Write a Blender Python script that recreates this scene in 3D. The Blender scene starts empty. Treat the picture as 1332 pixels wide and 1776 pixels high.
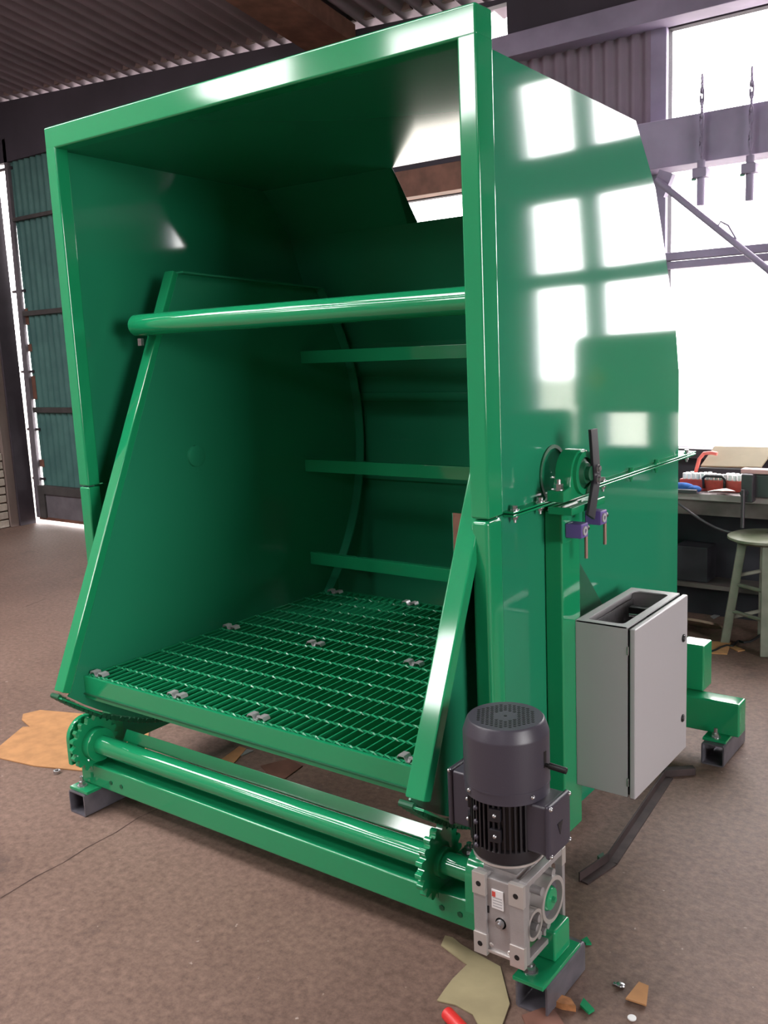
import bpy, bmesh, math, random
from mathutils import Matrix, Vector
random.seed(7)
PI = math.pi
scene = bpy.context.scene
COL = scene.collection

# ------------------------------------------------------------------ camera
FPX = 1643.0
cd = bpy.data.cameras.new('camera'); cam = bpy.data.objects.new('camera', cd); COL.objects.link(cam)
cd.sensor_fit = 'VERTICAL'; cd.sensor_height = 36.0; cd.lens = FPX / 1776.0 * 36.0
cd.clip_start = 0.05; cd.clip_end = 300
cam.matrix_world = Matrix.Translation((0, 0, 1.55)) @ Matrix(((0.801435, -0.067992, 0.594205), (0.596458, 0.164033, -0.785704), (-0.044048, 0.984109, 0.172016))).to_4x4()
scene.camera = cam

# ------------------------------------------------------------------ world and exposure
SKY = 11.0
w = bpy.data.worlds.new('overcast_sky'); scene.world = w; w.use_nodes = True
bg = w.node_tree.nodes['Background']
bg.inputs['Color'].default_value = (1.0, 0.975, 0.97, 1); bg.inputs['Strength'].default_value = SKY
vs = scene.view_settings
vs.view_transform = 'Standard'; vs.look = 'None'; vs.gamma = 1.0; vs.use_curve_mapping = False
vs.exposure = 0.7
scene.cycles.use_denoising = True
scene.cycles.max_bounces = 10; scene.cycles.diffuse_bounces = 6; scene.cycles.glossy_bounces = 6
scene.cycles.transparent_max_bounces = 12
scene.cycles.sample_clamp_indirect = 8.0
scene.cycles.caustics_reflective = False; scene.cycles.caustics_refractive = False

def portal(center, normal, sx, sy):
    """light portal in an opening: only guides sky sampling, adds no light"""
    l = bpy.data.lights.new('daylight_portal', 'AREA'); l.shape = 'RECTANGLE'; l.size = sx; l.size_y = sy
    l.cycles.is_portal = True
    o = bpy.data.objects.new('daylight_portal', l); COL.objects.link(o)
    n = Vector(normal).normalized()
    up = Vector((0, 0, 1)) if abs(n.z) < 0.9 else Vector((0, 1, 0))
    x = up.cross(-n).normalized(); y = (-n).cross(x)
    o.matrix_world = Matrix.Translation(center) @ Matrix((x, y, -n)).transposed().to_4x4()
    return o

# ------------------------------------------------------------------ materials
def s2l(c):
    return tuple((v / 12.92 if v <= 0.04045 else ((v + 0.055) / 1.055) ** 2.4) for v in (x / 255.0 for x in c))
MATS = {}
def new_mat(name):
    m = bpy.data.materials.new(name); m.use_nodes = True
    nt = m.node_tree; b = nt.nodes['Principled BSDF']
    MATS[name] = m
    return m, nt, b
def paint(name, rgb, rough=0.4, metal=0.0, spec=0.5, coat=0.0, bump=0.0, bscale=40.0, var=0.0, vscale=6.0, wave=0.0, wscale=2.0, rgb2=None):
    m, nt, b = new_mat(name)
    c = s2l(rgb)
    b.inputs['Base Color'].default_value = (*c, 1); b.inputs['Roughness'].default_value = rough
    b.inputs['Metallic'].default_value = metal; b.inputs['Specular IOR Level'].default_value = spec
    if coat:
        b.inputs['Coat Weight'].default_value = coat; b.inputs['Coat Roughness'].default_value = 0.04
    tc = nt.nodes.new('ShaderNodeTexCoord')
    geo = nt.nodes.new('ShaderNodeNewGeometry')
    if var or rgb2:
        n = nt.nodes.new('ShaderNodeTexNoise'); n.inputs['Scale'].default_value = vscale; n.inputs['Detail'].default_value = 6
        nt.links.new(geo.outputs['Position'], n.inputs['Vector'])
        r = nt.nodes.new('ShaderNodeValToRGB')
        c2 = s2l(rgb2) if rgb2 else tuple(v * (1 - var) for v in c)
        c1 = c if rgb2 else tuple(min(1, v * (1 + var)) for v in c)
        r.color_ramp.elements[0].position = 0.35; r.color_ramp.elements[1].position = 0.65
        r.color_ramp.elements[0].color = (*c2, 1); r.color_ramp.elements[1].color = (*c1, 1)
        nt.links.new(n.outputs['Fac'], r.inputs['Fac']); nt.links.new(r.outputs['Color'], b.inputs['Base Color'])
    last = None
    if bump:
        n = nt.nodes.new('ShaderNodeTexNoise'); n.inputs['Scale'].default_value = bscale; n.inputs['Detail'].default_value = 4
        nt.links.new(geo.outputs['Position'], n.inputs['Vector'])
        bp = nt.nodes.new('ShaderNodeBump'); bp.inputs['Strength'].default_value = bump; bp.inputs['Distance'].default_value = 0.01
        nt.links.new(n.outputs['Fac'], bp.inputs['Height']); last = bp
    if wave:
        n = nt.nodes.new('ShaderNodeTexNoise'); n.inputs['Scale'].default_value = wscale; n.inputs['Detail'].default_value = 0.5
        nt.links.new(geo.outputs['Position'], n.inputs['Vector'])
        bp = nt.nodes.new('ShaderNodeBump'); bp.inputs['Strength'].default_value = 1.0; bp.inputs['Distance'].default_value = wave
        nt.links.new(n.outputs['Fac'], bp.inputs['Height'])
        if last: nt.links.new(last.outputs['Normal'], bp.inputs['Normal'])
        last = bp
    if last: nt.links.new(last.outputs['Normal'], b.inputs['Normal'])
    return m

paint('green', (28, 142, 93), 0.08, spec=0.85, wave=0.003, wscale=2.2)
paint('green_sheet', (38, 134, 98), 0.07, spec=0.6, wave=0.0015, wscale=1.5)
paint('green_inner', (38, 128, 94), 0.16, spec=0.5, wave=0.005, wscale=1.5)
paint('green_grate', (30, 140, 94), 0.25)
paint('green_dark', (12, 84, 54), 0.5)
paint('zinc', (190, 190, 192), 0.25, metal=0.9)
paint('galv', (188, 186, 188), 0.45, metal=0.6, var=0.1, vscale=60)
paint('raw_steel', (118, 114, 122), 0.38, metal=0.35, rgb2=(92, 90, 98), vscale=14)
paint('steel_cut', (150, 150, 150), 0.35, metal=0.8)
paint('motor', (62, 58, 68), 0.38, spec=0.5, bump=0.05, bscale=300)
paint('motor_black', (30, 28, 33), 0.4)
paint('black', (18, 18, 20), 0.45)
paint('alu', (176, 172, 172), 0.42, metal=0.55, bump=0.12, bscale=420, var=0.05, vscale=30)
paint('alu_machined', (205, 200, 196), 0.3, metal=0.6)
paint('cabinet', (176, 172, 174), 0.45, bump=0.06, bscale=500)
paint('cabinet_inside', (118, 120, 128), 0.5)
paint('rubber', (22, 22, 24), 0.7)
paint('purple', (104, 84, 150), 0.4)
paint('bronze', (150, 120, 110), 0.4, metal=0.5)
paint('lever', (34, 32, 40), 0.45)
paint('cardboard', (182, 132, 88), 0.9, var=0.12, vscale=18)
paint('cardboard_pale', (150, 138, 106), 0.9, var=0.1, vscale=12)
paint('wood_chip', (176, 120, 76), 0.8, var=0.2, vscale=60)
paint('red_plastic', (214, 50, 48), 0.4)
paint('white_paper', (235, 235, 235), 0.8)
paint('blue_cloth', (40, 84, 150), 0.9, var=0.3, vscale=30)
paint('rust', (60, 48, 48), 0.7, metal=0.2, var=0.3, vscale=14)
paint('rust_brown', (110, 74, 62), 0.7, var=0.25, vscale=10)
paint('beam_dark', (62, 54, 62), 0.7, var=0.2, vscale=5)
paint('beam_purple', (142, 130, 156), 0.65, var=0.15, vscale=4)  # lightened towards purple in place of haze near the window
paint('cladding', (122, 106, 122), 0.6, var=0.15, vscale=3)  # tone raised to stand in for the window haze
paint('wall_dark', (66, 60, 70), 0.85, var=0.15, vscale=2)
paint('roof', (132, 119, 132), 0.75, var=0.12, vscale=2)
paint('eaves_light', (126, 106, 104), 0.7)  # pale tone stands in for light at the roof edge
paint('door_green', (70, 112, 108), 0.65, rgb2=(58, 98, 96), vscale=5)
paint('door_rail', (70, 66, 66), 0.8, var=0.2, vscale=9)
paint('plinth', (104, 98, 104), 0.9, var=0.15, vscale=8)
paint('brick', (206, 194, 182), 0.9, var=0.1, vscale=20, bump=0.3, bscale=60)
paint('mortar', (140, 126, 116), 0.95, var=0.15, vscale=10)
paint('plaster', (128, 112, 106), 0.95, var=0.12, vscale=2)
paint('bench_wood', (84, 76, 74), 0.75, var=0.3, vscale=8)
paint('bench_top', (150, 140, 140), 0.55, var=0.2, vscale=10)
paint('bench_dark', (40, 38, 46), 0.8, var=0.3, vscale=6)
paint('olive_board', (126, 114, 92), 0.7, var=0.08, vscale=8)
paint('stool_paint', (130, 130, 118), 0.6, var=0.15, vscale=12)
paint('stool_seat', (112, 118, 92), 0.6, rgb2=(140, 140, 126), vscale=10)
paint('red_case', (176, 62, 54), 0.5, var=0.15, vscale=30)
paint('pink_hose', (224, 110, 100), 0.5)
paint('vise', (84, 78, 84), 0.4, metal=0.5)
paint('vise_pink', (206, 160, 160), 0.5)
paint('disc', (128, 108, 92), 0.8, var=0.15, vscale=14)
paint('label_white', (225, 222, 222), 0.5)
paint('label_red', (205, 80, 70), 0.5)
paint('label_grey', (170, 168, 170), 0.5)
paint('yellow_plate', (190, 170, 70), 0.5)
paint('crack_dirt', (74, 56, 50), 0.95)
paint('ground_out', (150, 146, 138), 0.95)

def mat_floor():
    m, nt, b = new_mat('concrete_floor')
    geo = nt.nodes.new('ShaderNodeNewGeometry')
    def noise(sc, det, rough=0.55):
        n = nt.nodes.new('ShaderNodeTexNoise'); n.inputs['Scale'].default_value = sc; n.inputs['Detail'].default_value = det
        n.inputs['Roughness'].default_value = rough
        nt.links.new(geo.outputs['Position'], n.inputs['Vector']); return n
    def ramp(src, stops):
        r = nt.nodes.new('ShaderNodeValToRGB'); e = r.color_ramp.elements
        while len(e) < len(stops): e.new(0.5)
        for k, (p, c) in enumerate(stops): e[k].position = p; e[k].color = (*s2l(c), 1)
        nt.links.new(src, r.inputs['Fac']); return r
    def mix(a, b_, fac, mode='MIX'):
        x = nt.nodes.new('ShaderNodeMix'); x.data_type = 'RGBA'; x.blend_type = mode
        nt.links.new(a, x.inputs[6]); nt.links.new(b_, x.inputs[7])
        if isinstance(fac, float): x.inputs[0].default_value = fac
        else: nt.links.new(fac, x.inputs[0])
        return x.outputs[2]
    base = ramp(noise(0.9, 5).outputs['Fac'], [(0.3, (118, 94, 84)), (0.5, (138, 112, 100)), (0.72, (150, 124, 112))])
    fine = ramp(noise(42, 9, 0.75).outputs['Fac'], [(0.32, (150, 144, 142)), (0.66, (255, 255, 255))])
    c = mix(base.outputs['Color'], fine.outputs['Color'], 0.75, 'MULTIPLY')
    st = nt.nodes.new('ShaderNodeValToRGB'); st.color_ramp.elements[0].position = 0.6; st.color_ramp.elements[1].position = 0.72
    nt.links.new(noise(3.1, 6, 0.65).outputs['Fac'], st.inputs['Fac'])
    dark = nt.nodes.new('ShaderNodeRGB'); dark.outputs[0].default_value = (*s2l((78, 64, 60)), 1)
    mm = nt.nodes.new('ShaderNodeMath'); mm.operation = 'MULTIPLY'; mm.inputs[1].default_value = 0.55
    nt.links.new(st.outputs['Color'], mm.inputs[0])
    c = mix(c, dark.outputs[0], mm.outputs[0])
    sp = nt.nodes.new('ShaderNodeValToRGB'); sp.color_ramp.elements[0].position = 0.73; sp.color_ramp.elements[1].position = 0.80
    nt.links.new(noise(38, 2).outputs['Fac'], sp.inputs['Fac'])
    pale = nt.nodes.new('ShaderNodeRGB'); pale.outputs[0].default_value = (*s2l((178, 160, 150)), 1)
    c = mix(c, pale.outputs[0], sp.outputs['Color'])
    nt.links.new(c, b.inputs['Base Color'])
    b.inputs['Roughness'].default_value = 0.62; b.inputs['Specular IOR Level'].default_value = 0.35
    bp = nt.nodes.new('ShaderNodeBump'); bp.inputs['Strength'].default_value = 0.35; bp.inputs['Distance'].default_value = 0.01
    nt.links.new(noise(18, 8, 0.7).outputs['Fac'], bp.inputs['Height']); nt.links.new(bp.outputs['Normal'], b.inputs['Normal'])
mat_floor()
def mat_glass(name, tint=(1, 1, 1), gl=0.06):
    m = bpy.data.materials.new(name); m.use_nodes = True; nt = m.node_tree; nt.nodes.clear()
    o = nt.nodes.new('ShaderNodeOutputMaterial'); mx = nt.nodes.new('ShaderNodeMixShader')
    t = nt.nodes.new('ShaderNodeBsdfTransparent'); t.inputs[0].default_value = (*tint, 1)
    g = nt.nodes.new('ShaderNodeBsdfGlossy'); g.inputs['Roughness'].default_value = 0.03
    mx.inputs[0].default_value = gl
    nt.links.new(t.outputs[0], mx.inputs[1]); nt.links.new(g.outputs[0], mx.inputs[2]); nt.links.new(mx.outputs[0], o.inputs[0])
    MATS[name] = m
mat_glass('glass')

# ------------------------------------------------------------------ mesh helpers
class B:
    """collects shapes (world coordinates); build() links them as ONE mesh object"""
    def __init__(s): s.v = []; s.f = []
    def _add(s, bm, mtx=None):
        if mtx is not None: bm.transform(mtx)
        o = len(s.v); bm.verts.index_update()
        s.v += [v.co.copy() for v in bm.verts]
        s.f += [[v.index + o for v in f.verts] for f in bm.faces]
        bm.free(); return s
    def box(s, x0, x1, y0, y1, z0, z1, bev=0.0, seg=2, mtx=None):
        bm = bmesh.new(); bmesh.ops.create_cube(bm, size=1)
        bmesh.ops.transform(bm, verts=bm.verts, matrix=Matrix.Translation(((x0 + x1) / 2, (y0 + y1) / 2, (z0 + z1) / 2)) @ Matrix.Diagonal((abs(x1 - x0), abs(y1 - y0), abs(z1 - z0), 1)))
        if bev: bmesh.ops.bevel(bm, geom=list(bm.edges), offset=bev, segments=seg, affect='EDGES', profile=0.5)
        return s._add(bm, mtx)
    def cyl(s, p0, p1, r, seg=24, r2=None, cap=True, bev=0.0):
        p0 = Vector(p0); p1 = Vector(p1); d = p1 - p0; L = d.length
        bm = bmesh.new(); bmesh.ops.create_cone(bm, cap_ends=cap, segments=seg, radius1=r, radius2=r if r2 is None else r2, depth=L)
        if bev:
            es = [e for e in bm.edges if abs(e.verts[0].co.z - e.verts[1].co.z) < 1e-6]
            bmesh.ops.bevel(bm, geom=es, offset=bev, segments=3, affect='EDGES', profile=0.5)
        return s._add(bm, Matrix.Translation((p0 + p1) / 2) @ d.to_track_quat('Z', 'Y').to_matrix().to_4x4())
    def prism(s, pts, axis, a, b, bev=0.0):
        """2-D outline extruded along an axis: axis 0 -> pts are (y,z); 1 -> (x,z); 2 -> (x,y)"""
        bm = bmesh.new()
        def P(p, q):
            return (q, p[0], p[1]) if axis == 0 else ((p[0], q, p[1]) if axis == 1 else (p[0], p[1], q))
        lo = [bm.verts.new(P(p, a)) for p in pts]; hi = [bm.verts.new(P(p, b)) for p in pts]
        n = len(pts)
        bm.faces.new(lo); bm.faces.new(hi[::-1])
        for i in range(n): bm.faces.new((lo[i], hi[i], hi[(i + 1) % n], lo[(i + 1) % n]))
        bmesh.ops.recalc_face_normals(bm, faces=list(bm.faces))
        if bev: bmesh.ops.bevel(bm, geom=list(bm.edges), offset=bev, segments=2, affect='EDGES', profile=0.5)
        return s._add(bm)
    def ring(s, c, axis, r0, r1, a, b, seg=32):
        """flat ring / pipe along axis from a to b (offsets from c)"""
        c = Vector(c); n = len(s.v)
        def P(r, t, q):
            u, v = r * math.cos(t), r * math.sin(t)
            return c + (Vector((q, u, v)) if axis == 0 else (Vector((u, q, v)) if axis == 1 else Vector((u, v, q))))
        bm = bmesh.new(); R = []
        for (r, q) in ((r0, a), (r1, a), (r1, b), (r0, b)):
            R.append([bm.verts.new(P(r, 2 * PI * k / seg, q)) for k in range(seg)])
        for j in range(4):
            A_, B_ = R[j], R[(j + 1) % 4]
            for k in range(seg): bm.faces.new((A_[k], A_[(k + 1) % seg], B_[(k + 1) % seg], B_[k]))
        bmesh.ops.recalc_face_normals(bm, faces=list(bm.faces))
        return s._add(bm)
    def lathe(s, prof, c, axis=2, seg=40):
        """profile of (r, q) turned about an axis through c"""
        c = Vector(c); bm = bmesh.new(); R = []
        for r, q in prof:
            ring = []
            for k in range(seg):
                t = 2 * PI * k / seg; u, v = r * math.cos(t), r * math.sin(t)
                ring.append(bm.verts.new(c + (Vector((q, u, v)) if axis == 0 else (Vector((u, q, v)) if axis == 1 else Vector((u, v, q))))))
            R.append(ring)
        for A_, B_ in zip(R, R[1:]):
            for k in range(seg): bm.faces.new((A_[k], A_[(k + 1) % seg], B_[(k + 1) % seg], B_[k]))
        if prof[0][0] > 1e-5: bm.faces.new(R[0])
        if prof[-1][0] > 1e-5: bm.faces.new(R[-1])
        bmesh.ops.remove_doubles(bm, verts=list(bm.verts), dist=1e-6)
        bmesh.ops.recalc_face_normals(bm, faces=list(bm.faces))
        return s._add(bm)
    def tube(s, pts, r, seg=10, taper=None):
        pts = [Vector(p) for p in pts]; bm = bmesh.new(); R = []
        up = Vector((0, 0, 1))
        for i, p in enumerate(pts):
            d = (pts[min(i + 1, len(pts) - 1)] - pts[max(i - 1, 0)]).normalized()
            a = d.cross(up)
            if a.length < 1e-3: a = d.cross(Vector((1, 0, 0)))
            a.normalize(); b = d.cross(a)
            rr = r if taper is None else taper[i]
            R.append([bm.verts.new(p + (a * math.cos(2 * PI * k / seg) + b * math.sin(2 * PI * k / seg)) * rr) for k in range(seg)])
        for A_, B_ in zip(R, R[1:]):
            for k in range(seg): bm.faces.new((A_[k], A_[(k + 1) % seg], B_[(k + 1) % seg], B_[k]))
        bm.faces.new(R[0]); bm.faces.new(R[-1])
        bmesh.ops.recalc_face_normals(bm, faces=list(bm.faces))
        return s._add(bm)
    def bar(s, p0, p1, wd, ht, side, bev=0.0):
        """rectangular bar from p0 to p1; wd along 'side', ht along the third axis"""
        p0 = Vector(p0); p1 = Vector(p1); d = (p1 - p0); L = d.length; d.normalize()
        sd = Vector(side); sd = (sd - d * sd.dot(d)).normalized(); t = d.cross(sd)
        m = Matrix((sd, t, d)).transposed().to_4x4(); m.translation = (p0 + p1) / 2
        return s.box(-wd / 2, wd / 2, -ht / 2, ht / 2, -L / 2, L / 2, bev, 2, m)
    def sphere(s, c, r, sx=1, sy=1, sz=1, u=16, v=10):
        bm = bmesh.new(); bmesh.ops.create_uvsphere(bm, u_segments=u, v_segments=v, radius=r)
        return s._add(bm, Matrix.Translation(c) @ Matrix.Diagonal((sx, sy, sz, 1)))
    def mesh(s, verts, faces):
        o = len(s.v); s.v += [Vector(v) for v in verts]; s.f += [[i + o for i in f] for f in faces]; return s
    def bolt(s, c, r=0.011, h=0.012, axis=2, sh=0.0, washer=True):
        """hex head (and washer, and thread end sticking out by sh) standing on c along +axis (axis may be negative: -1..-3 via tuple)"""
        d = Vector((0, 0, 1)) if axis == 2 else (Vector((0, 1, 0)) if axis == 1 else Vector((1, 0, 0)))
        if isinstance(axis, tuple): d = Vector(axis)
        c = Vector(c)
        if washer: s.cyl(c, c + d * 0.003, r * 1.5, 16)
        s.cyl(c + d * 0.003, c + d * (0.003 + h), r, 6)
        if sh: s.cyl(c + d * (0.003 + h), c + d * (0.003 + h + sh), r * 0.55, 10)
        return s
    def build(s, name, mat, parent=None, smooth=None):
        org = Vector((0, 0, 0))
        if parent is not None:
            org = Vector(parent.get('_org', (0, 0, 0)))
        me = bpy.data.meshes.new(name)
        if parent is None:
            xs = [v.x for v in s.v]; ys = [v.y for v in s.v]; zs = [v.z for v in s.v]
            org = Vector(((min(xs) + max(xs)) / 2, (min(ys) + max(ys)) / 2, min(zs)))
        me.from_pydata([tuple(v - org) for v in s.v], [], s.f); me.validate(); me.update()
        me.materials.append(MATS[mat])
        if smooth is None: smooth = 35
        if smooth:
            me.polygons.foreach_set('use_smooth', [True] * len(me.polygons))
            me.set_sharp_from_angle(angle=math.radians(smooth))
        o = bpy.data.objects.new(name, me); COL.objects.link(o)
        if smooth and smooth < 60:
            md = o.modifiers.new('flat_faces', 'WEIGHTED_NORMAL'); md.keep_sharp = True; md.weight = 60
        o['_org'] = tuple(org)
        if parent is None: o.location = org
        else: o.parent = parent
        return o

def thing(name, label, cat, loc, group=None):
    o = bpy.data.objects.new(name, None); COL.objects.link(o); o.empty_display_size = 0.1
    o.location = loc; o['_org'] = tuple(loc); o['label'] = label; o['category'] = cat
    if group: o['group'] = group
    return o
def tag(o, label, cat, group=None, kind=None):
    o['label'] = label; o['category'] = cat
    if group: o['group'] = group
    if kind: o['kind'] = kind
    return o
def struct(o):
    o['kind'] = 'structure'; return o
def dup(o, off, parent=None, name=None):
    c = o.copy(); COL.objects.link(c); c.location = Vector(o.location) + Vector(off)
    if parent is not None: c.parent = parent
    return c
def holed(b, axis, a0, a1, rect, holes):
    """a slab between a0 and a1 along axis (0 or 1), with rectangular holes; rect/holes = (u0,u1,z0,z1)"""
    us = sorted(set([rect[0], rect[1]] + [q for h in holes for q in h[:2] if rect[0] < q < rect[1]]))
    zs = sorted(set([rect[2], rect[3]] + [q for h in holes for q in h[2:] if rect[2] < q < rect[3]]))
    for i in range(len(us) - 1):
        run = None
        for j in range(len(zs) - 1):
            cu = (us[i] + us[i + 1]) / 2; cz = (zs[j] + zs[j + 1]) / 2
            solid = not any(h[0] < cu < h[1] and h[2] < cz < h[3] for h in holes)
            if solid:
                run = [zs[j], zs[j + 1]] if run is None else [run[0], zs[j + 1]]
            if run and (not solid or j == len(zs) - 2):
                if axis == 1: b.box(us[i], us[i + 1], a0, a1, run[0], run[1])
                else: b.box(a0, a1, us[i], us[i + 1], run[0], run[1])
                run = None
    return b

# =================================================================== THE HALL
XL, XR, YB, YF = -8.30, 6.0, 5.27, -7.0
def zroof(x, y): return 3.364 - 0.0685 * x + 0.19 * (YB - y)
floor_ = struct(B().box(XL - 0.2, XR + 0.2, YF - 0.2, YB + 0.2, -0.12, 0.0).build('floor', 'concrete_floor', smooth=0))
for pts in (((-2.4872, 1.3311), (-2.4933, 1.3915), (-2.5023, 1.46), (-2.4984, 1.5556), (-2.5135, 1.6524), (-2.5128, 1.7655), (-2.5293, 1.8745), (-2.5216, 1.9563)), ((-5.4962, 3.1747), (-5.4417, 3.3243), (-5.5025, 3.5137), (-5.4829, 3.6559))):
    cv, cf = [], []
    for k_, p_ in enumerate(pts):
        x_, y_ = p_; j_ = random.uniform(0.002, 0.006)
        cv += [(x_, y_ - j_, 0.0008), (x_ + j_, y_ + j_, 0.0008)]
        if k_: cf.append((2 * k_ - 2, 2 * k_ - 1, 2 * k_ + 1, 2 * k_))
    B().mesh(cv, cf).build('crack', 'crack_dirt', floor_, smooth=0)
struct(B().box(-45, 40, -40, 45, -0.22, -0.13).build('ground', 'ground_out', smooth=0))

# back wall: openings (x0,x1,z0,z1)
HOLES = [(-8.30, -5.2, 0.0, 3.56),           # sliding door
         (-3.95, -3.05, 1.2, 2.47),          # window behind the machine
         (-3.22, -2.92, 3.31, 3.50),         # small broken pane under the roof
         (-1.95, 0.36, 0.915, 3.14),         # big workshop window
         (-1.95, 0.36, 3.272, 3.36)]
wb = B(); holed(wb, 1, YB, YB + 0.06, (XL, XR, 0.0, 3.36), HOLES)
# gable strip up to the sloping roof
wb.prism([(XL, 3.36), (-3.22, 3.36), (-3.22, zroof(-3.22, YB) - 0.045), (XL, zroof(XL, YB) - 0.045)], 1, YB, YB + 0.06)
wb.prism([(-2.92, 3.36), (0.06, 3.36), (-2.92, zroof(-2.92, YB) - 0.045)], 1, YB, YB + 0.06)
wb.prism([(-3.22, 3.50), (-2.92, 3.50), (-2.92, zroof(-2.92, YB) - 0.04), (-3.22, zroof(-3.22, YB) - 0.04)], 1, YB, YB + 0.06)
wall_back = struct(wb.build('wall_back', 'wall_dark', smooth=0))
# corrugated cladding inside, between door and window
def corrugated(x0, x1, z0, z1, y, pitch, amp, name, mat, parent=None):
    n = int((x1 - x0) / pitch * 6); vs, fs = [], []
    for k in range(n + 1):
        x = x0 + (x1 - x0) * k / n; yy = y + amp * math.sin(2 * PI * (x - x0) / pitch)
        vs += [(x, yy, z0), (x, yy, z1)]
    for k in range(n): fs.append((2 * k, 2 * k + 2, 2 * k + 3, 2 * k + 1))
    return B().mesh(vs, fs).build(name, mat, parent, smooth=80)
corrugated(-2.95, -2.03, 2.60, 3.15, YB - 0.03, 0.076, 0.012, 'corrugated_sheet', 'cladding', wall_back)
# window timber, beams and panes
win = thing('window_1', 'tall workshop window with dark cross beams behind the workbench', 'window', (-0.8, YB, 0.915)); struct(win)
B().box(-2.04, -1.95, YB - 0.03, YB + 0.07, 0.9, 3.15, 0.006).build('window_jamb', 'beam_purple', win)
B().box(0.36, 0.44, YB - 0.03, YB + 0.07, 0.9, 3.15, 0.006).build('window_jamb', 'beam_purple', win)
B().box(-0.10, 0.02, YB - 0.02, YB + 0.06, 0.915, 3.14, 0.005).build('mullion', 'beam_purple', win)
rl = B().box(-1.95, 0.36, YB - 0.03, YB + 0.06, 1.945, 1.987, 0.004).build('window_rail', 'beam_purple', win)
B().box(-1.95, 0.36, YB - 0.01, YB + 0.06, 1.90, 1.94, 0.004).build('window_rail', 'beam_purple', win)
B().box(-2.0, 0.41, YB - 0.06, YB + 0.07, 0.86, 0.915, 0.005).build('window_sill', 'beam_dark', win)
for x0, x1 in ((-1.95, -0.10), (0.02, 0.36)):
    for z0, z1 in ((0.915, 1.90), (1.987, 2.42), (2.63, 3.14)):
        B().box(x0, x1, YB + 0.05, YB + 0.054, z0, z1).build('pane', 'glass', win, smooth=0)
bm_ = tag(B().box(-2.25, 5.8, 5.06, 5.262, 2.405, 2.645, 0.006).build('steel_beam', 'beam_purple'), 'wide dark steel beam crossing the workshop window', 'beam')
bm2 = tag(B().box(-4.2, 5.8, 5.10, 5.262, 3.145, 3.268, 0.006).build('roof_beam', 'beam_purple'), 'dark horizontal beam above the workshop window and corrugated cladding', 'beam')
tag(B().box(-4.6, -2.7, 5.14, 5.262, 2.475, 2.64, 0.006).build('timber_beam', 'rust_brown'), 'rusty brown beam seen through the opening in the hood', 'beam')
# other walls
LW = [(-5.7, -3.9, 4.35, 5.25)]
wl = B(); holed(wl, 0, XL - 0.16, XL - 0.004, (YF, YB, 0.0, 4.3), [])
for (y0, y1) in ((YF, -5.7), (-3.9, YB)):
    pass
def zl(y): return zroof(XL, y) - 0.045
wl.prism([(YF, 4.3), (-5.7, 4.3), (-5.7, zl(-5.7)), (YF, zl(YF))], 0, XL - 0.16, XL - 0.004)
wl.prism([(-5.7, 5.25), (-3.9, 5.25), (-3.9, zl(-3.9)), (-5.7, zl(-5.7))], 0, XL - 0.16, XL - 0.004)
wl.prism([(-3.9, 4.3), (3.25, 4.3), (-3.9, zl(-3.9))], 0, XL - 0.16, XL - 0.004)
wl.box(XL - 0.16, XL - 0.004, -5.7, -3.9, 4.3, 4.35)
wall_left = struct(wl.build('wall_left', 'plaster', smooth=0))
wf = B(); FH = [(-8.0, -5.7, 4.35, 5.75), (1.4, 2.8, 4.0, 4.8)]
holed(wf, 1, YF - 0.16, YF, (XL, -5.0, 0.0, 5.8), FH)
wf.prism([(XL, 5.8), (-5.0, 5.8), (-5.0, zroof(-5.0, YF) - 0.045), (XL, zroof(XL, YF) - 0.045)], 1, YF - 0.16, YF)
holed(wf, 1, YF - 0.16, YF, (-5.0, XR, 0.0, 5.2), FH)
wf.prism([(-5.0, 5.2), (XR, 5.2), (XR, zroof(XR, YF) - 0.045), (-5.0, zroof(-5.0, YF) - 0.045)], 1, YF - 0.16, YF)
wall_front = struct(wf.build('wall_front', 'plaster', smooth=0))
wr = B(); RH = [(-1.7, 1.8, 0.8, 3.2)]
holed(wr, 0, XR, XR + 0.16, (YF, 3.3, 0.0, 3.3), RH); wr.prism([(3.3, 0.0), (YB, 0.0), (YB, zroof(XR, YB) - 0.045), (3.3, 3.3)], 0, XR, XR + 0.16)
wr.prism([(YF, 3.3), (3.3, 3.3), (YF, zroof(XR, YF) - 0.045)], 0, XR, XR + 0.16)
wall_right = struct(wr.build('wall_right', 'plaster', smooth=0))
# roof: corrugated sheets with glazed rooflights
PITCH = 0.15
SKYL = [(-8.0, -5.2, -0.3, 1.1), (-4.9, -2.1, -0.3, 1.1), (-8.0, -5.2, -2.9, -1.9), (-4.9, -2.1, -2.9, -1.9)]
def roof_strip(x0, x1, y0, y1, bld):
    n = max(6, int(round((x1 - x0) / PITCH * 8))); vs, fs = [], []
    for k in range(n + 1):
        x = x0 + (x1 - x0) * k / n; q = 0.028 * math.cos(2 * PI * x / PITCH)
        vs += [(x, y0, zroof(x, y0) + q), (x, y1, zroof(x, y1) + q)]
    for k in range(n): fs.append((2 * k, 2 * k + 1, 2 * k + 3, 2 * k + 2))
    bld.mesh(vs, fs)
rf = B()
ysplit = sorted({YF - 0.3, YB + 0.25, -2.9, -1.9, -0.3, 1.1})
for ya, yb in zip(ysplit, ysplit[1:]):
    xs = [XL - 0.3]
    for (x0, x1, y0, y1) in SKYL:
        if y0 - 1e-6 <= ya and yb <= y1 + 1e-6: xs += [x0, x1]
    xs.append(XR + 0.3)
    for i in range(0, len(xs), 2): roof_strip(xs[i], xs[i + 1], ya, yb, rf)
ceiling = struct(rf.build('ceiling', 'roof', smooth=80))
ef = B()
k = 0; x = math.ceil(-8.2 / PITCH) * PITCH
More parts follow.
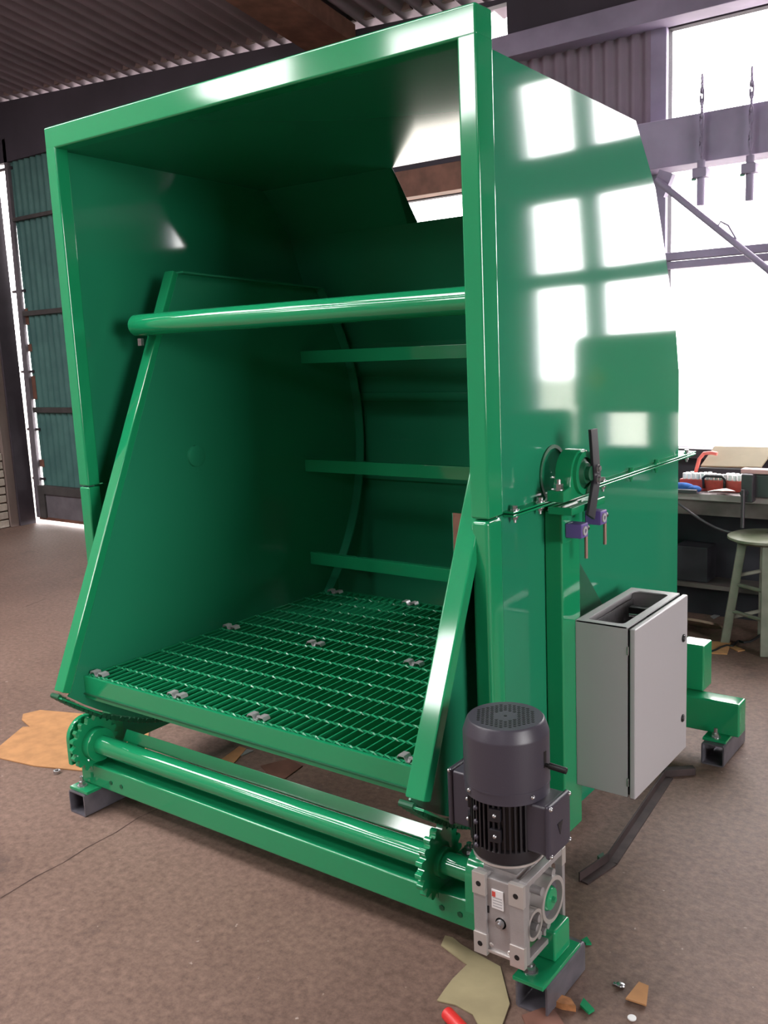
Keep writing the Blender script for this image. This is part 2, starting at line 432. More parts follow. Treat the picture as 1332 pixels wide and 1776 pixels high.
while x < -3.25:
    z = zroof(x, YB - 0.05); ef.prism([(x - 0.036, z - 0.018), (x + 0.036, z - 0.018), (x + 0.012, z + 0.03), (x - 0.012, z + 0.03)], 1, YB - 0.055, YB - 0.02)
    x += PITCH
o = ef.build('eaves_light_tips', 'eaves_light', ceiling, smooth=0)  # pale triangles coloured as daylight caught on the corrugation ends
# rafter plate under the roof
rp = B()
def rafter(x0, x1, drop, y0, y1):
    vs = []
    for y in (y0, y1):
        for xx in (x0, x1):
            z = zroof(xx, y) - 0.03; vs += [(xx, y, z), (xx, y, z - drop)]
    rp.mesh(vs, [(0, 2, 3, 1), (4, 5, 7, 6), (0, 1, 5, 4), (2, 6, 7, 3), (1, 3, 7, 5), (0, 4, 6, 2)])
rafter(-4.42, -4.02, 0.12, -6.9, 5.24)
tag(rp.build('roof_rafter', 'rust_brown', smooth=0), 'rusty brown rafter running under the corrugated roof', 'beam')
# portals in the openings
def slope_n(): return Vector((-0.0685, -0.19, -1.0)).normalized()
for (x0, x1, y0, y1) in SKYL:
    cx, cy = (x0 + x1) / 2, (y0 + y1) / 2
    portal((cx, cy, zroof(cx, cy) + 0.06), slope_n(), x1 - x0, (y1 - y0) * 1.02)
for (x0, x1, z0, z1) in FH: portal(((x0 + x1) / 2, YF - 0.18, (z0 + z1) / 2), (0, 1, 0), x1 - x0, z1 - z0)
for (y0, y1, z0, z1) in RH: portal((XR + 0.18, (y0 + y1) / 2, (z0 + z1) / 2), (-1, 0, 0), y1 - y0, z1 - z0)
for (y0, y1, z0, z1) in LW: portal((XL - 0.18, (y0 + y1) / 2, (z0 + z1) / 2), (1, 0, 0), y1 - y0, z1 - z0)
portal((-0.795, YB + 0.08, 2.03), (0, -1, 0), 2.34, 2.25)
portal((-3.5, YB + 0.08, 1.835), (0, -1, 0), 0.92, 1.3)

# left corner: stanchion, pier, bricks
tag(B().box(XL, XL + 0.07, 5.07, 5.24, 0.0, 3.85, 0.005).build('steel_stanchion', 'beam_dark'), 'dark steel stanchion in the corner beside the green door', 'post')
tag(B().box(XL, XL + 0.05, 4.985, 5.07, 0.0, 3.85, 0.005).build('masonry_pier', 'plaster'), 'narrow brown pier between the whitewashed bricks and the stanchion', 'pillar')
bk = None
for r in range(9):
    for c in range(3):
        y1 = 4.98 - c * 0.235 + (0.117 if r % 2 else 0.0); y0 = y1 - 0.222
        q = B().box(XL - 0.01, XL + 0.03 + random.uniform(-0.004, 0.004), y0, min(y1, 4.98), 0.005 + r * 0.08, 0.072 + r * 0.08, 0.005, 1)
        q.build('brick', 'brick', wall_left)

# rusty plate behind the machine
q_ = B().box(-3.35, -2.45, 4.55, 4.575, 0.0, 1.15, 0.002)
tag(q_.build('steel_plate', 'rust_brown'), 'rusty brown steel plate standing behind the machine, seen through the slot', 'steel plate')
# green sliding door
dr = thing('door_1', 'green corrugated sliding door with daylight around its edges', 'door', (-6.8, YB + 0.03, 0.0)); struct(dr)
corrugated(-8.128, -5.2, 0.36, 3.56, YB + 0.03, 0.09, 0.012, 'corrugated_sheet', 'door_green', dr)
for z, h in ((2.0, 0.045), (1.10, 0.05), (2.85, 0.035)):
    B().box(-8.13, -5.2, YB - 0.005, YB + 0.02, z - h / 2, z + h / 2, 0.004).build('rail', 'door_rail', dr)
B().box(-8.17, -5.2, YB - 0.02, YB + 0.03, 0.29, 0.375, 0.004).build('rail', 'door_rail', dr)
B().box(-8.17, -5.2, YB + 0.0, YB + 0.03, 0.055, 0.295, 0.004).build('kick_board', 'plinth', dr)
B().box(-8.17, -8.07, YB - 0.02, YB + 0.0, 0.055, 0.295, 0.004).build('bracket', 'door_rail', dr)
B().box(-8.2, -5.2, YB - 0.01, YB + 0.03, 0.035, 0.062, 0.003).build('rail', 'rust_brown', dr)
# leaning stile next to the wall: leaves a gap that widens upwards
st_ = B().prism([(-8.262, 0.05), (-8.165, 0.05), (-8.118, 3.56), (-8.165, 3.56)], 1, YB, YB + 0.03)
st_.build('stile', 'plinth', dr, smooth=0)
for z in (0.42, 0.9, 1.45, 2.2, 3.3):
    B().box(-8.30, -8.1, YB + 0.02, YB + 0.045, z, z + 0.025, 0.002).build('hinge_strap', 'beam_dark', dr)
for z0, z1 in ((0.55, 0.62), (1.2, 1.42), (1.9, 2.05), (1.65, 1.72)):
    B().box(-8.17, -8.09, YB + 0.03, YB + 0.05, z0, z1, 0.002).build('batten', 'rust_brown', dr)

# =================================================================== THE MACHINE HOUSING
PY, PZ = 2.383, 1.18                       # pivot axis (runs along x)
HX0, HX1 = -2.855, -1.205                  # outer faces of the hood sides
SEAM = 1.112
hs = thing('tipper_housing', 'big glossy green steel tipper housing with open front and angled hood', 'machine', (-2.03, 2.7, 0.0))
G, GS, GI = 'green', 'green_sheet', 'green_inner'
# front frame: upper and lower posts, top rail
B().box(-2.855, -2.803, 2.0, 2.052, SEAM + 0.002, 2.25, 0.006, 3).build('front_post', G, hs)
B().box(-1.242, -1.188, 2.0, 2.075, SEAM + 0.002, 2.25, 0.007, 3).build('front_post', G, hs)
B().box(-2.855, -1.188, 2.0, 2.075, 2.240, 2.312, 0.007, 3).build('top_rail', G, hs)
B().box(-2.855, -2.803, 2.0, 2.052, 0.10, SEAM - 0.002, 0.006, 3).build('front_post', G, hs)
B().box(-1.242, -1.190, 2.0, 2.075, 0.10, SEAM - 0.002, 0.012, 3).build('front_post', G, hs)
UP = [(2.06, SEAM), (2.06, 2.246), (3.025, 2.216), (3.18, 2.026), (3.356, 1.567), (3.385, 1.42), (3.385, SEAM)]
LO = [(2.06, 0.12), (2.06, SEAM - 0.004), (3.385, SEAM - 0.004), (3.385, 0.12)]
for xa, nm in ((HX1 - 0.006, 'r'), (HX0, 'l')):
    bs = bmesh.new(); lo_ = [bs.verts.new((xa, y, z)) for y, z in UP]; hi_ = [bs.verts.new((xa + 0.006, y, z)) for y, z in UP]
    bs.faces.new(lo_); bs.faces.new(hi_[::-1])
    for i in range(len(UP)): bs.faces.new((lo_[i], hi_[i], hi_[(i + 1) % len(UP)], lo_[(i + 1) % len(UP)]))
    bmesh.ops.recalc_face_normals(bs, faces=list(bs.faces))
    for zc in [1.16 + 0.05 * k for k in range(22)]: bmesh.ops.bisect_plane(bs, geom=list(bs.verts) + list(bs.edges) + list(bs.faces), plane_co=(0, 0, zc), plane_no=(0, 0, 1))
    for yc in [2.10 + 0.05 * k for k in range(26)]: bmesh.ops.bisect_plane(bs, geom=list(bs.verts) + list(bs.edges) + list(bs.faces), plane_co=(0, yc, 0), plane_no=(0, 1, 0))
    sg = 1 if nm == 'r' else -1          # thin sheet drawn in towards the top by the welding
    for v in bs.verts:
        v.co.x -= sg * 0.015 * (v.co.z - SEAM) ** 2
    B()._add(bs).build('side_sheet', GS, hs)
    B().prism(LO, 0, xa, xa + 0.006, 0.0012).build('side_sheet', GS, hs)
def lean(z): return 0.015 * max(0.0, z - SEAM) ** 2
def slab(p0, p1, x0, x1, t=0.005, right=True):
    """sheet between profile points p0,p1 (y,z), spanning x0..x1 and following the drawn-in sides"""
    d = Vector((0, p1[0] - p0[0], p1[1] - p0[1])).normalized(); n = Vector((0, -d.z, d.y)) * t
    l0, l1 = lean(p0[1]), lean(p1[1])
    a = [Vector((x0 + l0, *p0)), Vector((x1 - (l0 if right else 0), *p0)), Vector((x1 - (l1 if right else 0), *p1)), Vector((x0 + l1, *p1))]
    v = a + [q + n for q in a]
    return B().mesh(v, [(0, 1, 2, 3), (7, 6, 5, 4), (0, 4, 5, 1), (1, 5, 6, 2), (2, 6, 7, 3), (3, 7, 4, 0)])
XA, XB = HX0 + 0.007, HX1 - 0.007
slab((2.052, 2.240), (3.01, 2.206), XA, XB).build('roof_sheet', GI, hs, smooth=0)
slab((3.01, 2.206), (3.165, 2.020), XA, -2.17, right=False).build('back_sheet', GI, hs, smooth=0)
B().mesh([(-2.17, 3.01, 2.206), (-2.17, 3.165, 2.02), (-2.215, 3.165, 2.02), (-2.17, 3.013, 2.211), (-2.17, 3.168, 2.025), (-2.215, 3.168, 2.025)],
         [(0, 1, 2), (5, 4, 3), (0, 3, 4, 1), (1, 4, 5, 2), (2, 5, 3, 0)]).build('opening_edge', GI, hs, smooth=0)
slab((3.165, 2.020), (3.349, 1.565), XA, XB).build('back_sheet', GI, hs, smooth=0)
slab((3.349, 1.565), (3.380, 1.42), XA, XB).build('back_sheet', GI, hs, smooth=0)
rb = B(); holed(rb, 1, 3.380, 3.385, (XA, XB, 1.1451, 1.42), [])
rb.build('back_sheet', GI, hs, smooth=0)
rb = B(); holed(rb, 1, 3.380, 3.385, (XA, XB, 0.30, 1.145), [(-2.19, -2.02, 0.592, 0.832)])
rb.build('back_sheet', GI, hs, smooth=0)
for z in (1.33, 0.98):
    B().box(XA, XB, 3.366, 3.380, z - 0.02, z + 0.02, 0.006).build('stiffener', GI, hs)
# bolted seam flanges
B().box(HX1, HX1 + 0.032, 2.10, 3.48, SEAM + 0.001, SEAM + 0.006, 0.001, 1).build('seam_flange', G, hs)
B().box(HX1, HX1 + 0.032, 2.10, 3.48, SEAM - 0.008, SEAM - 0.002, 0.001, 1).build('seam_flange', G, hs)
B().box(HX0 - 0.032, HX0, 2.10, 3.42, SEAM - 0.006, SEAM + 0.006, 0.001, 1).build('seam_flange', G, hs)
B().box(HX0 - 0.03, HX1, 3.386, 3.48, SEAM - 0.006, SEAM + 0.006, 0.001, 1).build('seam_flange', G, hs)
sb = B().bolt((0, 0, 0), 0.008, 0.008, 2); sb.bolt((0, 0, -0.014), 0.008, 0.007, (0, 0, -1), 0.008)
for y in (2.13, 2.27, 2.52, 2.68, 2.90, 3.12, 3.42):
    q = B(); q.bolt((HX1 + 0.018, y, SEAM + 0.006), 0.008, 0.009, 2); q.bolt((HX1 + 0.018, y, SEAM - 0.008), 0.008, 0.008, (0, 0, -1), 0.008)
    q.build('flange_bolt', 'zinc' if y in (2.13, 2.27, 3.42, 2.68) else 'green', hs)
# weld beads along the front posts
for xw in (HX1 + 0.0035,):
    B().cyl((xw, 2.085, SEAM + 0.05), (xw, 2.085, 2.2), 0.0025, 8).build('weld_bead', G, hs)
# column on the right side carrying the pivot bearing
B().box(-1.204, -1.150, 2.325, 2.44, 0.12, 1.085, 0.006, 3).build('column', G, hs)
B().box(-2.91, -2.856, 2.325, 2.44, 0.12, 1.085, 0.006, 3).build('column', G, hs)
B().box(-1.172, -1.10, 2.285, 2.50, SEAM - 0.03, SEAM - 0.009, 0.003).build('bearing_shelf', G, hs)
# dark plate on the side sheet, drawn in place of a mirrored shadow
B().prism([(2.45, 0.98), (2.70, 0.72), (2.70, 0.66), (2.45, 0.60)], 0, -1.204, -1.196, 0.001).build('shadow_triangle', 'green_dark', hs)
# pillow-block bearing
pb = B()
pb.prism([(PY - 0.115, 1.119), (PY + 0.115, 1.119), (PY + 0.115, 1.150), (PY + 0.075, 1.156)] +
         [(PY + 0.068 * math.cos(t), PZ + 0.005 + 0.066 * math.sin(t)) for t in [k * PI / 14 for k in range(0, 15)]] +
         [(PY - 0.075, 1.156), (PY - 0.115, 1.150)], 0, -1.165, -1.115, 0.004)
pbo = pb.build('bearing_block', G, hs)
B().ring((-1.115, PY, PZ + 0.005), 0, 0.044, 0.060, -0.004, 0.010, 40).build('bearing_rim', G, pbo)
B().lathe([(0.046, -0.02), (0.046, 0.002), (0.034, 0.006), (0.028, 0.016), (0.02, 0.016), (0.02, 0.028), (0.0, 0.028)], (-1.115, PY, PZ + 0.005), 0, 32).build('bearing_insert', 'green_dark', pbo)
for s in (-1, 1):
    B().bolt((-1.14, PY + s * 0.095, 1.150), 0.013, 0.014, 2, 0.012).build('bearing_bolt', 'zinc', pbo)
B().ring((-1.205, PY, PZ), 0, 0.07, 0.08, -0.001, 0.004, 40).build('bearing_shadow_ring', 'green_dark', hs)  # thin dark ring drawn as the shadow around the bearing
# cranked black flag on the shaft end
lv = B().prism([(PY - 0.012, PZ + 0.125), (PY + 0.030, PZ + 0.125), (PY + 0.052, PZ - 0.012), (PY + 0.010, PZ - 0.125), (PY - 0.032, PZ - 0.105), (PY + 0.008, PZ - 0.012)], 0, -1.092, -1.083, 0.0015)
lvo = lv.build('sensor_flag', 'lever', hs)
for z in (0.015, -0.015):
    B().bolt((-1.083, PY + 0.028, PZ + z), 0.008, 0.006, 0).build('flag_screw', 'zinc', lvo)
# proximity switches on a bracket
B().box(-1.14, -1.134, PY - 0.085, PY - 0.03, 1.0, 1.085, 0.002).build('switch_bracket', G, hs)
B().box(-1.14, -1.134, PY + 0.05, PY + 0.11, 1.01, 1.085, 0.002).build('switch_bracket', G, hs)
for yy, zz in ((PY - 0.05, 1.035), (PY + 0.075, 1.05)):
    sw = B().box(-1.134, -1.085, yy - 0.022, yy + 0.022, zz - 0.02, zz + 0.02, 0.004).build('proximity_switch', 'purple', hs)
    B().ring((-1.085, yy - 0.004, zz), 0, 0.006, 0.013, 0, 0.004, 20).build('switch_face', 'label_grey', sw)
    B().cyl((-1.098, yy + 0.034, zz - 0.002), (-1.098, yy + 0.034, zz - 0.085), 0.005, 10).build('cable_tail', 'bronze', sw)
    B().cyl((-1.098, yy + 0.02, zz), (-1.098, yy + 0.042, zz), 0.008, 12).build('gland', 'black', sw)
# base frame: cross beams on feet
def beam_x(x0, x1, y0, y1, z0, z1): return B().box(x0, x1, y0, y1, z0, z1, 0.007, 3).build('cross_beam', G, hs)
beam_x(-2.765, -0.935, 1.83, 1.91, 0.093, 0.173)
beam_x(-3.05, -0.955, 3.335, 3.415, 0.093, 0.220)
for x in (-2.91, -1.155):
    B().box(x - 0.045, x + 0.05, 3.395, 3.49, 0.222, 0.40, 0.007, 3).build('rear_upright', G, hs)
for x0, x1, y0, y1 in ((-2.772, -2.675, 1.782, 1.93), (-1.0, -0.92, 1.737, 1.935), (-1.07, -0.985, 3.282, 3.47), (-3.08, -2.99, 3.282, 3.47)):
    B().box(x0, x1, y0, y1, 0.082, 0.093, 0.002).build('foot_plate', G, hs)
for x, y in ((-2.735, 1.808), (-0.972, 1.775), (-1.03, 3.308), (-3.03, 3.308)):
    B().bolt((x, y, 0.093), 0.012, 0.013, 2, 0.018).build('foot_bolt', 'zinc', hs)
for x in (-2.60, -2.545, -1.255, -1.20):
    B().cyl((x, 1.828, 0.128), (x, 1.8305, 0.128), 0.008, 6).build('cap_screw', 'green_dark', hs)
# angled guard strip behind the drive shaft
B().bar((-2.63, 1.9285, 0.258), (-1.315, 1.9285, 0.258), 0.005, 0.040, (0, -0.86, 0.51), 0.001).build('guard_strip', G, hs)
B().box(-2.6, -2.55, 1.905, 1.945, 0.173, 0.245, 0.002).build('strip_bracket', G, hs)
B().box(-1.40, -1.35, 1.905, 1.945, 0.173, 0.245, 0.002).build('strip_bracket', G, hs)
# bearing cheeks for the drive shaft
SY, SZ = 1.852, 0.243
def cheek(x0, x1, r):
    pts = [(SY - r, 0.175), (SY + r, 0.175)] + [(SY + r * math.cos(t), SZ + 0.02 + r * math.sin(t)) for t in [k * PI / 16 for k in range(17)]]
    return B().prism(pts, 0, x0, x1, 0.004).build('bearing_cheek', G, hs)
cheek(-2.762, -2.742, 0.072); cheek(-1.155, -1.105, 0.068)
B().box(-2.764, -2.740, 1.825, 1.90, 0.173, 0.215, 0.003).build('cheek_foot', G, hs)
for x, y, z in ((-1.215, 1.906, 0.258), (-2.738, 1.905, 0.285)):
    B().bolt((x, y, z), 0.013, 0.013, 2, 0.01).build('bearing_bolt', 'zinc', hs)
B().box(-1.242, -1.15, 1.885, 1.925, 0.22, 0.258, 0.004).build('bolt_lug', G, hs)

# =================================================================== TIPPING CRADLE
cr = thing('tipping_cradle', 'green tipping cradle with grated floor and slanted side arms inside the housing', 'cradle', (-1.97, 2.4, 0.2))
A0, A1 = Vector((0, 1.728, 0.462)), Vector((0, 2.352, 1.845))      # arm axis at the sides (y,z)
Rr = 0.968
def arc(a0, a1, r, n): return [(PY + r * math.cos(a0 + (a1 - a0) * k / n), PZ + r * math.sin(a0 + (a1 - a0) * k / n)) for k in range(n + 1)]
aF = math.atan2(0.462 - PZ, 1.755 - PY); aR = math.atan2(1.80 - PZ, 3.118 - PY)
outline = [(2.37, 1.84)] + [(A0.y + 0.03, A0.z)] + arc(aF, aR, Rr, 40)
# arc() goes from front bottom through the lowest point to the upper rear
LX, RX = -2.672, -1.283
for x in (LX, RX):
    B().prism(outline, 0, x - 0.003, x + 0.003).build('side_plate', GI, cr, smooth=20)
# front arms (box section standing on the outer edge of the plates)
for x0, x1 in ((-2.722, LX + 0.001), (RX - 0.001, -1.226)):
    xm = (x0 + x1) / 2
    B().bar((xm, A0.y + 0.015, A0.z), (xm, A1.y + 0.015, A1.z), x1 - x0, 0.034, (1, 0, 0), 0.006).build('arm', G, cr)
    # foot plate of the arm
    B().bar((xm, A0.y - 0.01, A0.z - 0.008), (xm, A0.y + 0.14, A0.z - 0.115), x1 - x0 + 0.012, 0.006, (1, 0, 0), 0.001).build('arm_foot', G, cr)
# rolled edge strips along the rear curve
for x0, x1 in ((LX + 0.003, LX + 0.045), (RX - 0.045, RX - 0.003)):
    pts = arc(-PI * 0.30, aR, Rr - 0.001, 28); vs = []; fs = []
    for (y, z) in pts:
        d = Vector((0, y - PY, z - PZ)).normalized() * 0.006
        vs += [(x0, y, z), (x1, y, z), (x0, y - d.y, z - d.z), (x1, y - d.y, z - d.z)]
    for k in range(len(pts) - 1):
        a = 4 * k; fs += [(a, a + 1, a + 5, a + 4), (a + 2, a + 6, a + 7, a + 3), (a + 1, a + 3, a + 7, a + 5), (a, a + 4, a + 6, a + 2)]
    B().mesh(vs, fs).build('edge_strip', GI, cr, smooth=30)
B().bar((LX + 0.02, 2.36, 1.842), (LX + 0.02, 3.12, 1.802), 0.04, 0.006, (1, 0, 0)).build('edge_strip', GI, cr)
# top cross tube with clamp bolt
tb = B().cyl((-2.715, 2.196, 1.66), (-1.23, 2.196, 1.66), 0.0375, 40, bev=0.008).build('cross_tube', G, cr)
B().cyl((-2.7, 2.20, 1.615), (-2.7, 2.20, 1.59), 0.012, 6).build('clamp_bolt', 'zinc', tb)
# rear retaining bars
for (y, z) in ((3.015, 1.520), (3.002, 1.068), (3.002, 0.665)):
    B().box(LX + 0.003, RX - 0.003, y - 0.014, y + 0.014, z - 0.026, z + 0.026, 0.003).build('retaining_bar', G, cr)
# pivot bosses
B().lathe([(0.0, 0.014), (0.032, 0.014), (0.040, 0.010), (0.040, 0.0)], (LX + 0.003, PY, PZ), 0, 32).build('pivot_boss', GI, cr)
B().cyl((RX + 0.003, PY, PZ), (-1.222, PY, PZ), 0.04, 28).build('pivot_boss', GI, cr)
# floor frame
FZ = 0.503
fb = B().box(LX + 0.003, RX - 0.003, 1.812, 1.824, 0.425, FZ, 0.002).build('front_lip', G, cr)
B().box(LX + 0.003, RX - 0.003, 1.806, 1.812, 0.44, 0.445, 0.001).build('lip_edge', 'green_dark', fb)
B().box(LX + 0.003, RX - 0.003, 1.824, 1.88, 0.425, 0.431).build('floor_beam', G, cr)
for y in (2.45, 3.05):
    B().box(LX + 0.003, RX - 0.003, y - 0.025, y + 0.025, 0.405, 0.465, 0.003).build('floor_beam', G, cr)
for x in (LX + 0.02, RX - 0.02):
    B().box(x - 0.016, x + 0.016, 1.824, 3.09, 0.43, 0.468, 0.002).build('floor_side', G, cr)
gr = B().box(LX + 0.004, RX - 0.004, 3.096, 3.100, 0.470, FZ).build('floor_grating', 'green_grate', cr)
NB = 42
b0 = B().box(LX + 0.0078, LX + 0.0122, 1.824, 3.096, 0.470, FZ - 0.001).build('bearing_bar', 'green_grate', gr, smooth=0)
for k in range(1, NB + 1): dup(b0, ((RX - LX - 0.02) * k / NB, 0, 0), gr)
# twisted cross rods
tw = B(); nseg = 90; x0_, x1_ = LX + 0.006, RX - 0.006; vs = []; fs = []
for k in range(nseg + 1):
    t = PI / 2 * k * 0.62; xx = x0_ + (x1_ - x0_) * k / nseg
    for j in range(4):
        a = t + j * PI / 2; vs.append((xx, 1.90 + 0.0042 * math.cos(a), FZ - 0.002 + 0.0042 * math.sin(a)))
for k in range(nseg):
    for j in range(4): fs.append((4 * k + j, 4 * k + (j + 1) % 4, 4 * k + 4 + (j + 1) % 4, 4 * k + 4 + j))
tw.mesh(vs, fs); r0 = tw.build('cross_rod', 'green_grate', gr, smooth=0)
r0.location = (0, -0.066, 0)
for k in range(1, 13): dup(r0, (0, 0.1 * k, 0), gr)
# grating clips (saddle clips, galvanised)
def clip():
    prof = [(-0.034, 0.002), (-0.030, 0.010), (-0.012, 0.010), (-0.006, -0.002), (0.006, -0.002), (0.012, 0.010), (0.030, 0.010), (0.034, 0.002)]
    low = [(x, z - 0.003) for x, z in prof]
    b = B().prism(prof + low[::-1], 1, -0.014, 0.014)
    b.bolt((0, 0, -0.003), 0.006, 0.005, 2)
    return b
c0 = None
for (x, y) in ((-2.625, 1.845), (-2.235, 1.845), (-1.885, 1.845), (-1.345, 1.845), (-2.622, 2.455), (-2.19, 2.455), (-1.76, 2.455), (-2.60, 3.06), (-2.20, 3.06)):
    if c0 is None:
        c0 = clip().build('grating_clip', 'galv', cr); p0 = Vector(cr['_org']); c0.location = Vector((x, y, FZ + 0.003))
        base = c0
        # mesh was built relative to the cradle origin: bring it back to its own origin
        for v in c0.data.vertices: v.co += p0
        c0.location = Vector((x, y, FZ + 0.003)) - p0
    else:
        c = c0.copy(); COL.objects.link(c); c.location = Vector((x, y, FZ + 0.003)) - p0
# curved drive chains under the cradle sides
for xc in (-2.70, -1.272):
    ch = B(); nl = 62
    a0 = aF - 0.02; a1 = a0 + 1.28
    for k in range(nl):
        a = a0 + (a1 - a0) * k / nl; am = a0 + (a1 - a0) * (k + 1) / nl; mid = (a + am) / 2
        rr = Rr + 0.014
        p = Vector((xc, PY + rr * math.cos(a), PZ + rr * math.sin(a))); q = Vector((xc, PY + rr * math.cos(am), PZ + rr * math.sin(am)))
        ch.cyl(p - Vector((0.021, 0, 0)), p + Vector((0.021, 0, 0)), 0.009, 10)
        off = 0.013 if k % 2 else 0.017
        for s in (-1, 1):
            ch.bar(p + Vector((s * off, 0, 0)), q + Vector((s * off, 0, 0)), 0.003, 0.016, (1, 0, 0))
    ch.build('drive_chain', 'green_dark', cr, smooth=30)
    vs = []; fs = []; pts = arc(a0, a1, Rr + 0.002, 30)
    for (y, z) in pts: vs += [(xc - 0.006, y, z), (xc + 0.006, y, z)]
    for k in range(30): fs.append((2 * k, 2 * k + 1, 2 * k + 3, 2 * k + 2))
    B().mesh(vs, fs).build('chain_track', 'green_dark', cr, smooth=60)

# =================================================================== DRIVE SHAFT
ds = thing('drive_shaft', 'green drive shaft with two toothed sprockets along the front of the base', 'shaft', (-1.9, SY, SZ))
B().cyl((-2.69, SY, SZ), (-1.287, SY, SZ), 0.033, 40).build('shaft_tube', G, ds)
B().cyl((-1.262, SY, SZ), (-1.10, SY, SZ), 0.030, 32).build('shaft_end', G, ds)
B().cyl((-2.742, SY, SZ), (-2.69, SY, SZ), 0.030, 32).build('shaft_end', G, ds)
def sprocket(x, teeth, rt):
    pts = []
    for k in range(teeth):
        a = 2 * PI * k / teeth; st = 2 * PI / teeth
        for (da, rr) in ((-0.16, rt - 0.001), (0.0, rt), (0.16, rt - 0.001), (0.25, rt - 0.005), (0.33, rt - 0.011), (0.42, rt - 0.0145), (0.5, rt - 0.0155), (0.58, rt - 0.0145), (0.67, rt - 0.011), (0.75, rt - 0.005)):
            pts.append((SY + rr * math.cos(a + da * st), SZ + rr * math.sin(a + da * st)))
    return B().prism(pts, 0, x - 0.0095, x + 0.0095)
for x, d in ((-2.705, 1), (-1.274, -1)):
    sp = sprocket(x, 18, 0.096).build('sprocket', G, ds, smooth=25)
    if d > 0: B().cyl((x + 0.009, SY, SZ), (x + 0.042, SY, SZ), 0.058, 36, bev=0.003).build('sprocket_hub', G, sp)
    else: B().cyl((x + 0.009, SY, SZ), (x + 0.024, SY, SZ), 0.04, 36).build('sprocket_hub', G, sp)
B().bolt((-2.665, SY - 0.052, SZ - 0.034), 0.005, 0.004, (0, -0.8, -0.5), washer=False).build('set_screw', 'zinc', ds)

# =================================================================== GEAR MOTOR
gm = thing('gear_motor', 'dark grey electric motor with black ribs on a silver right angle gearbox', 'motor', (-1.03, 1.81, 0.14))
GX0, GX1, GY0, GY1, GZ0, GZ1 = -1.086, -0.953, 1.712, 1.918, 0.140, 0.342
gb = B().box(GX0 + 0.014, GX1 - 0.03, GY0 + 0.010, GY1 - 0.004, GZ0 + 0.010, GZ1 - 0.008, 0.005).build('gearbox_body', 'alu', gm)
# front lug strips and corner pads
for x0, x1 in ((GX0, GX0 + 0.034), (GX1 - 0.037, GX1)):
    B().box(x0, x1, GY0 + 0.002, GY0 + 0.03, GZ0, GZ1, 0.003).build('lug_strip', 'alu', gb)
    for z0, z1 in ((GZ0 - 0.002, GZ0 + 0.052), (GZ1 - 0.052, GZ1 + 0.003)):
        pd = B().box(x0 - 0.0005, x1 + 0.0005, GY0 - 0.001, GY0 + 0.012, z0, z1, 0.0012).build('corner_pad', 'alu_machined', gb)
        xm = (x0 + x1) / 2; zm = (z0 + z1) / 2
        B().cyl((xm, GY0 - 0.0016, zm), (xm, GY0 + 0.004, zm), 0.0065, 16).build('bolt_hole', 'black', pd)
B().box(GX0 + 0.032, GX1 - 0.035, GY0 + 0.004, GY0 + 0.012, GZ0 + 0.006, GZ0 + 0.014, 0.002).build('edge_rib', 'alu_machined', gb)
for (x, z) in ((GX0 + 0.041, GZ0 + 0.024), (GX1 - 0.044, GZ0 + 0.02)):
    B().sphere((x, GY0 + 0.011, z), 0.006, 1, 0.6, 1).build('rivet', 'alu_machined', gb)
lb = B().box(-1.040, -1.008, GY0 + 0.0075, GY0 + 0.0105, 0.262, 0.310, 0.001, 1).build('rating_label', 'label_white', gb)
B().box(-1.038, -1.029, GY0 + 0.0070, GY0 + 0.0078, 0.292, 0.305).build('label_mark', 'label_red', lb)
for z in (0.268, 0.275, 0.282, 0.289):
    B().box(-1.036, -1.012, GY0 + 0.0070, GY0 + 0.0078, z, z + 0.003).build('label_line', 'label_grey', lb)
B().lathe([(0.0, -0.012), (0.005, -0.012), (0.005, -0.008), (0.010, -0.008), (0.011, 0.0), (0.014, 0.0), (0.014, 0.004)], (-1.018, GY0 + 0.010, 0.228), 1, 24).build('oil_plug', 'zinc', gb)
B().box(-1.053, -1.048, GY0 + 0.008, GY0 + 0.0115, 0.245, 0.262).build('slot', 'black', gb)
# open side frame with bearing rings
B().box(GX1 - 0.020, GX1, GY0 + 0.02, GY1, GZ1 - 0.012, GZ1 + 0.003, 0.002).build('side_rib', 'alu', gb)
B().box(GX1 - 0.020, GX1, GY0 + 0.02, GY1, GZ0 - 0.002, GZ0 + 0.012, 0.002).build('side_rib', 'alu', gb)
B().box(GX1 - 0.020, GX1, GY1 - 0.010, GY1 + 0.004, GZ0, GZ1, 0.002).build('side_rib', 'alu', gb)
B().box(GX1 - 0.024, GX1 + 0.002, GY1 - 0.014, GY1 + 0.006, GZ1 - 0.04, GZ1 + 0.004, 0.002).build('corner_pad', 'alu_machined', gb)
br = B().ring((GX1 - 0.008, SY, SZ), 0, 0.046, 0.056, -0.028, 0.012, 44).build('bearing_ring', 'alu_machined', gb)
B().lathe([(0.046, 0.0), (0.046, 0.002), (0.0, 0.002)], (GX1 - 0.014, SY, SZ), 0, 32).build('bore_plate', 'raw_steel', br)
for k in range(6):
    a = k * PI / 3 + 0.3
    B().cyl((GX1 - 0.034, SY + 0.062 * math.cos(a), SZ + 0.062 * math.sin(a)), (GX1 - 0.002, SY + 0.062 * math.cos(a), SZ + 0.062 * math.sin(a)), 0.010, 14).build('bolt_boss', 'alu', br)
hb = B().lathe([(0.0, 0.022), (0.006, 0.022), (0.008, 0.014), (0.026, 0.012), (0.030, 0.006), (0.030, 0.0)], (GX1 - 0.012, SY, SZ), 0, 28)
hb.build('shaft_cap', G, gb)
r2 = B().ring((GX1 - 0.008, 1.768, 0.222), 0, 0.029, 0.037, -0.03, 0.008, 36).build('input_ring', 'alu_machined', gb)
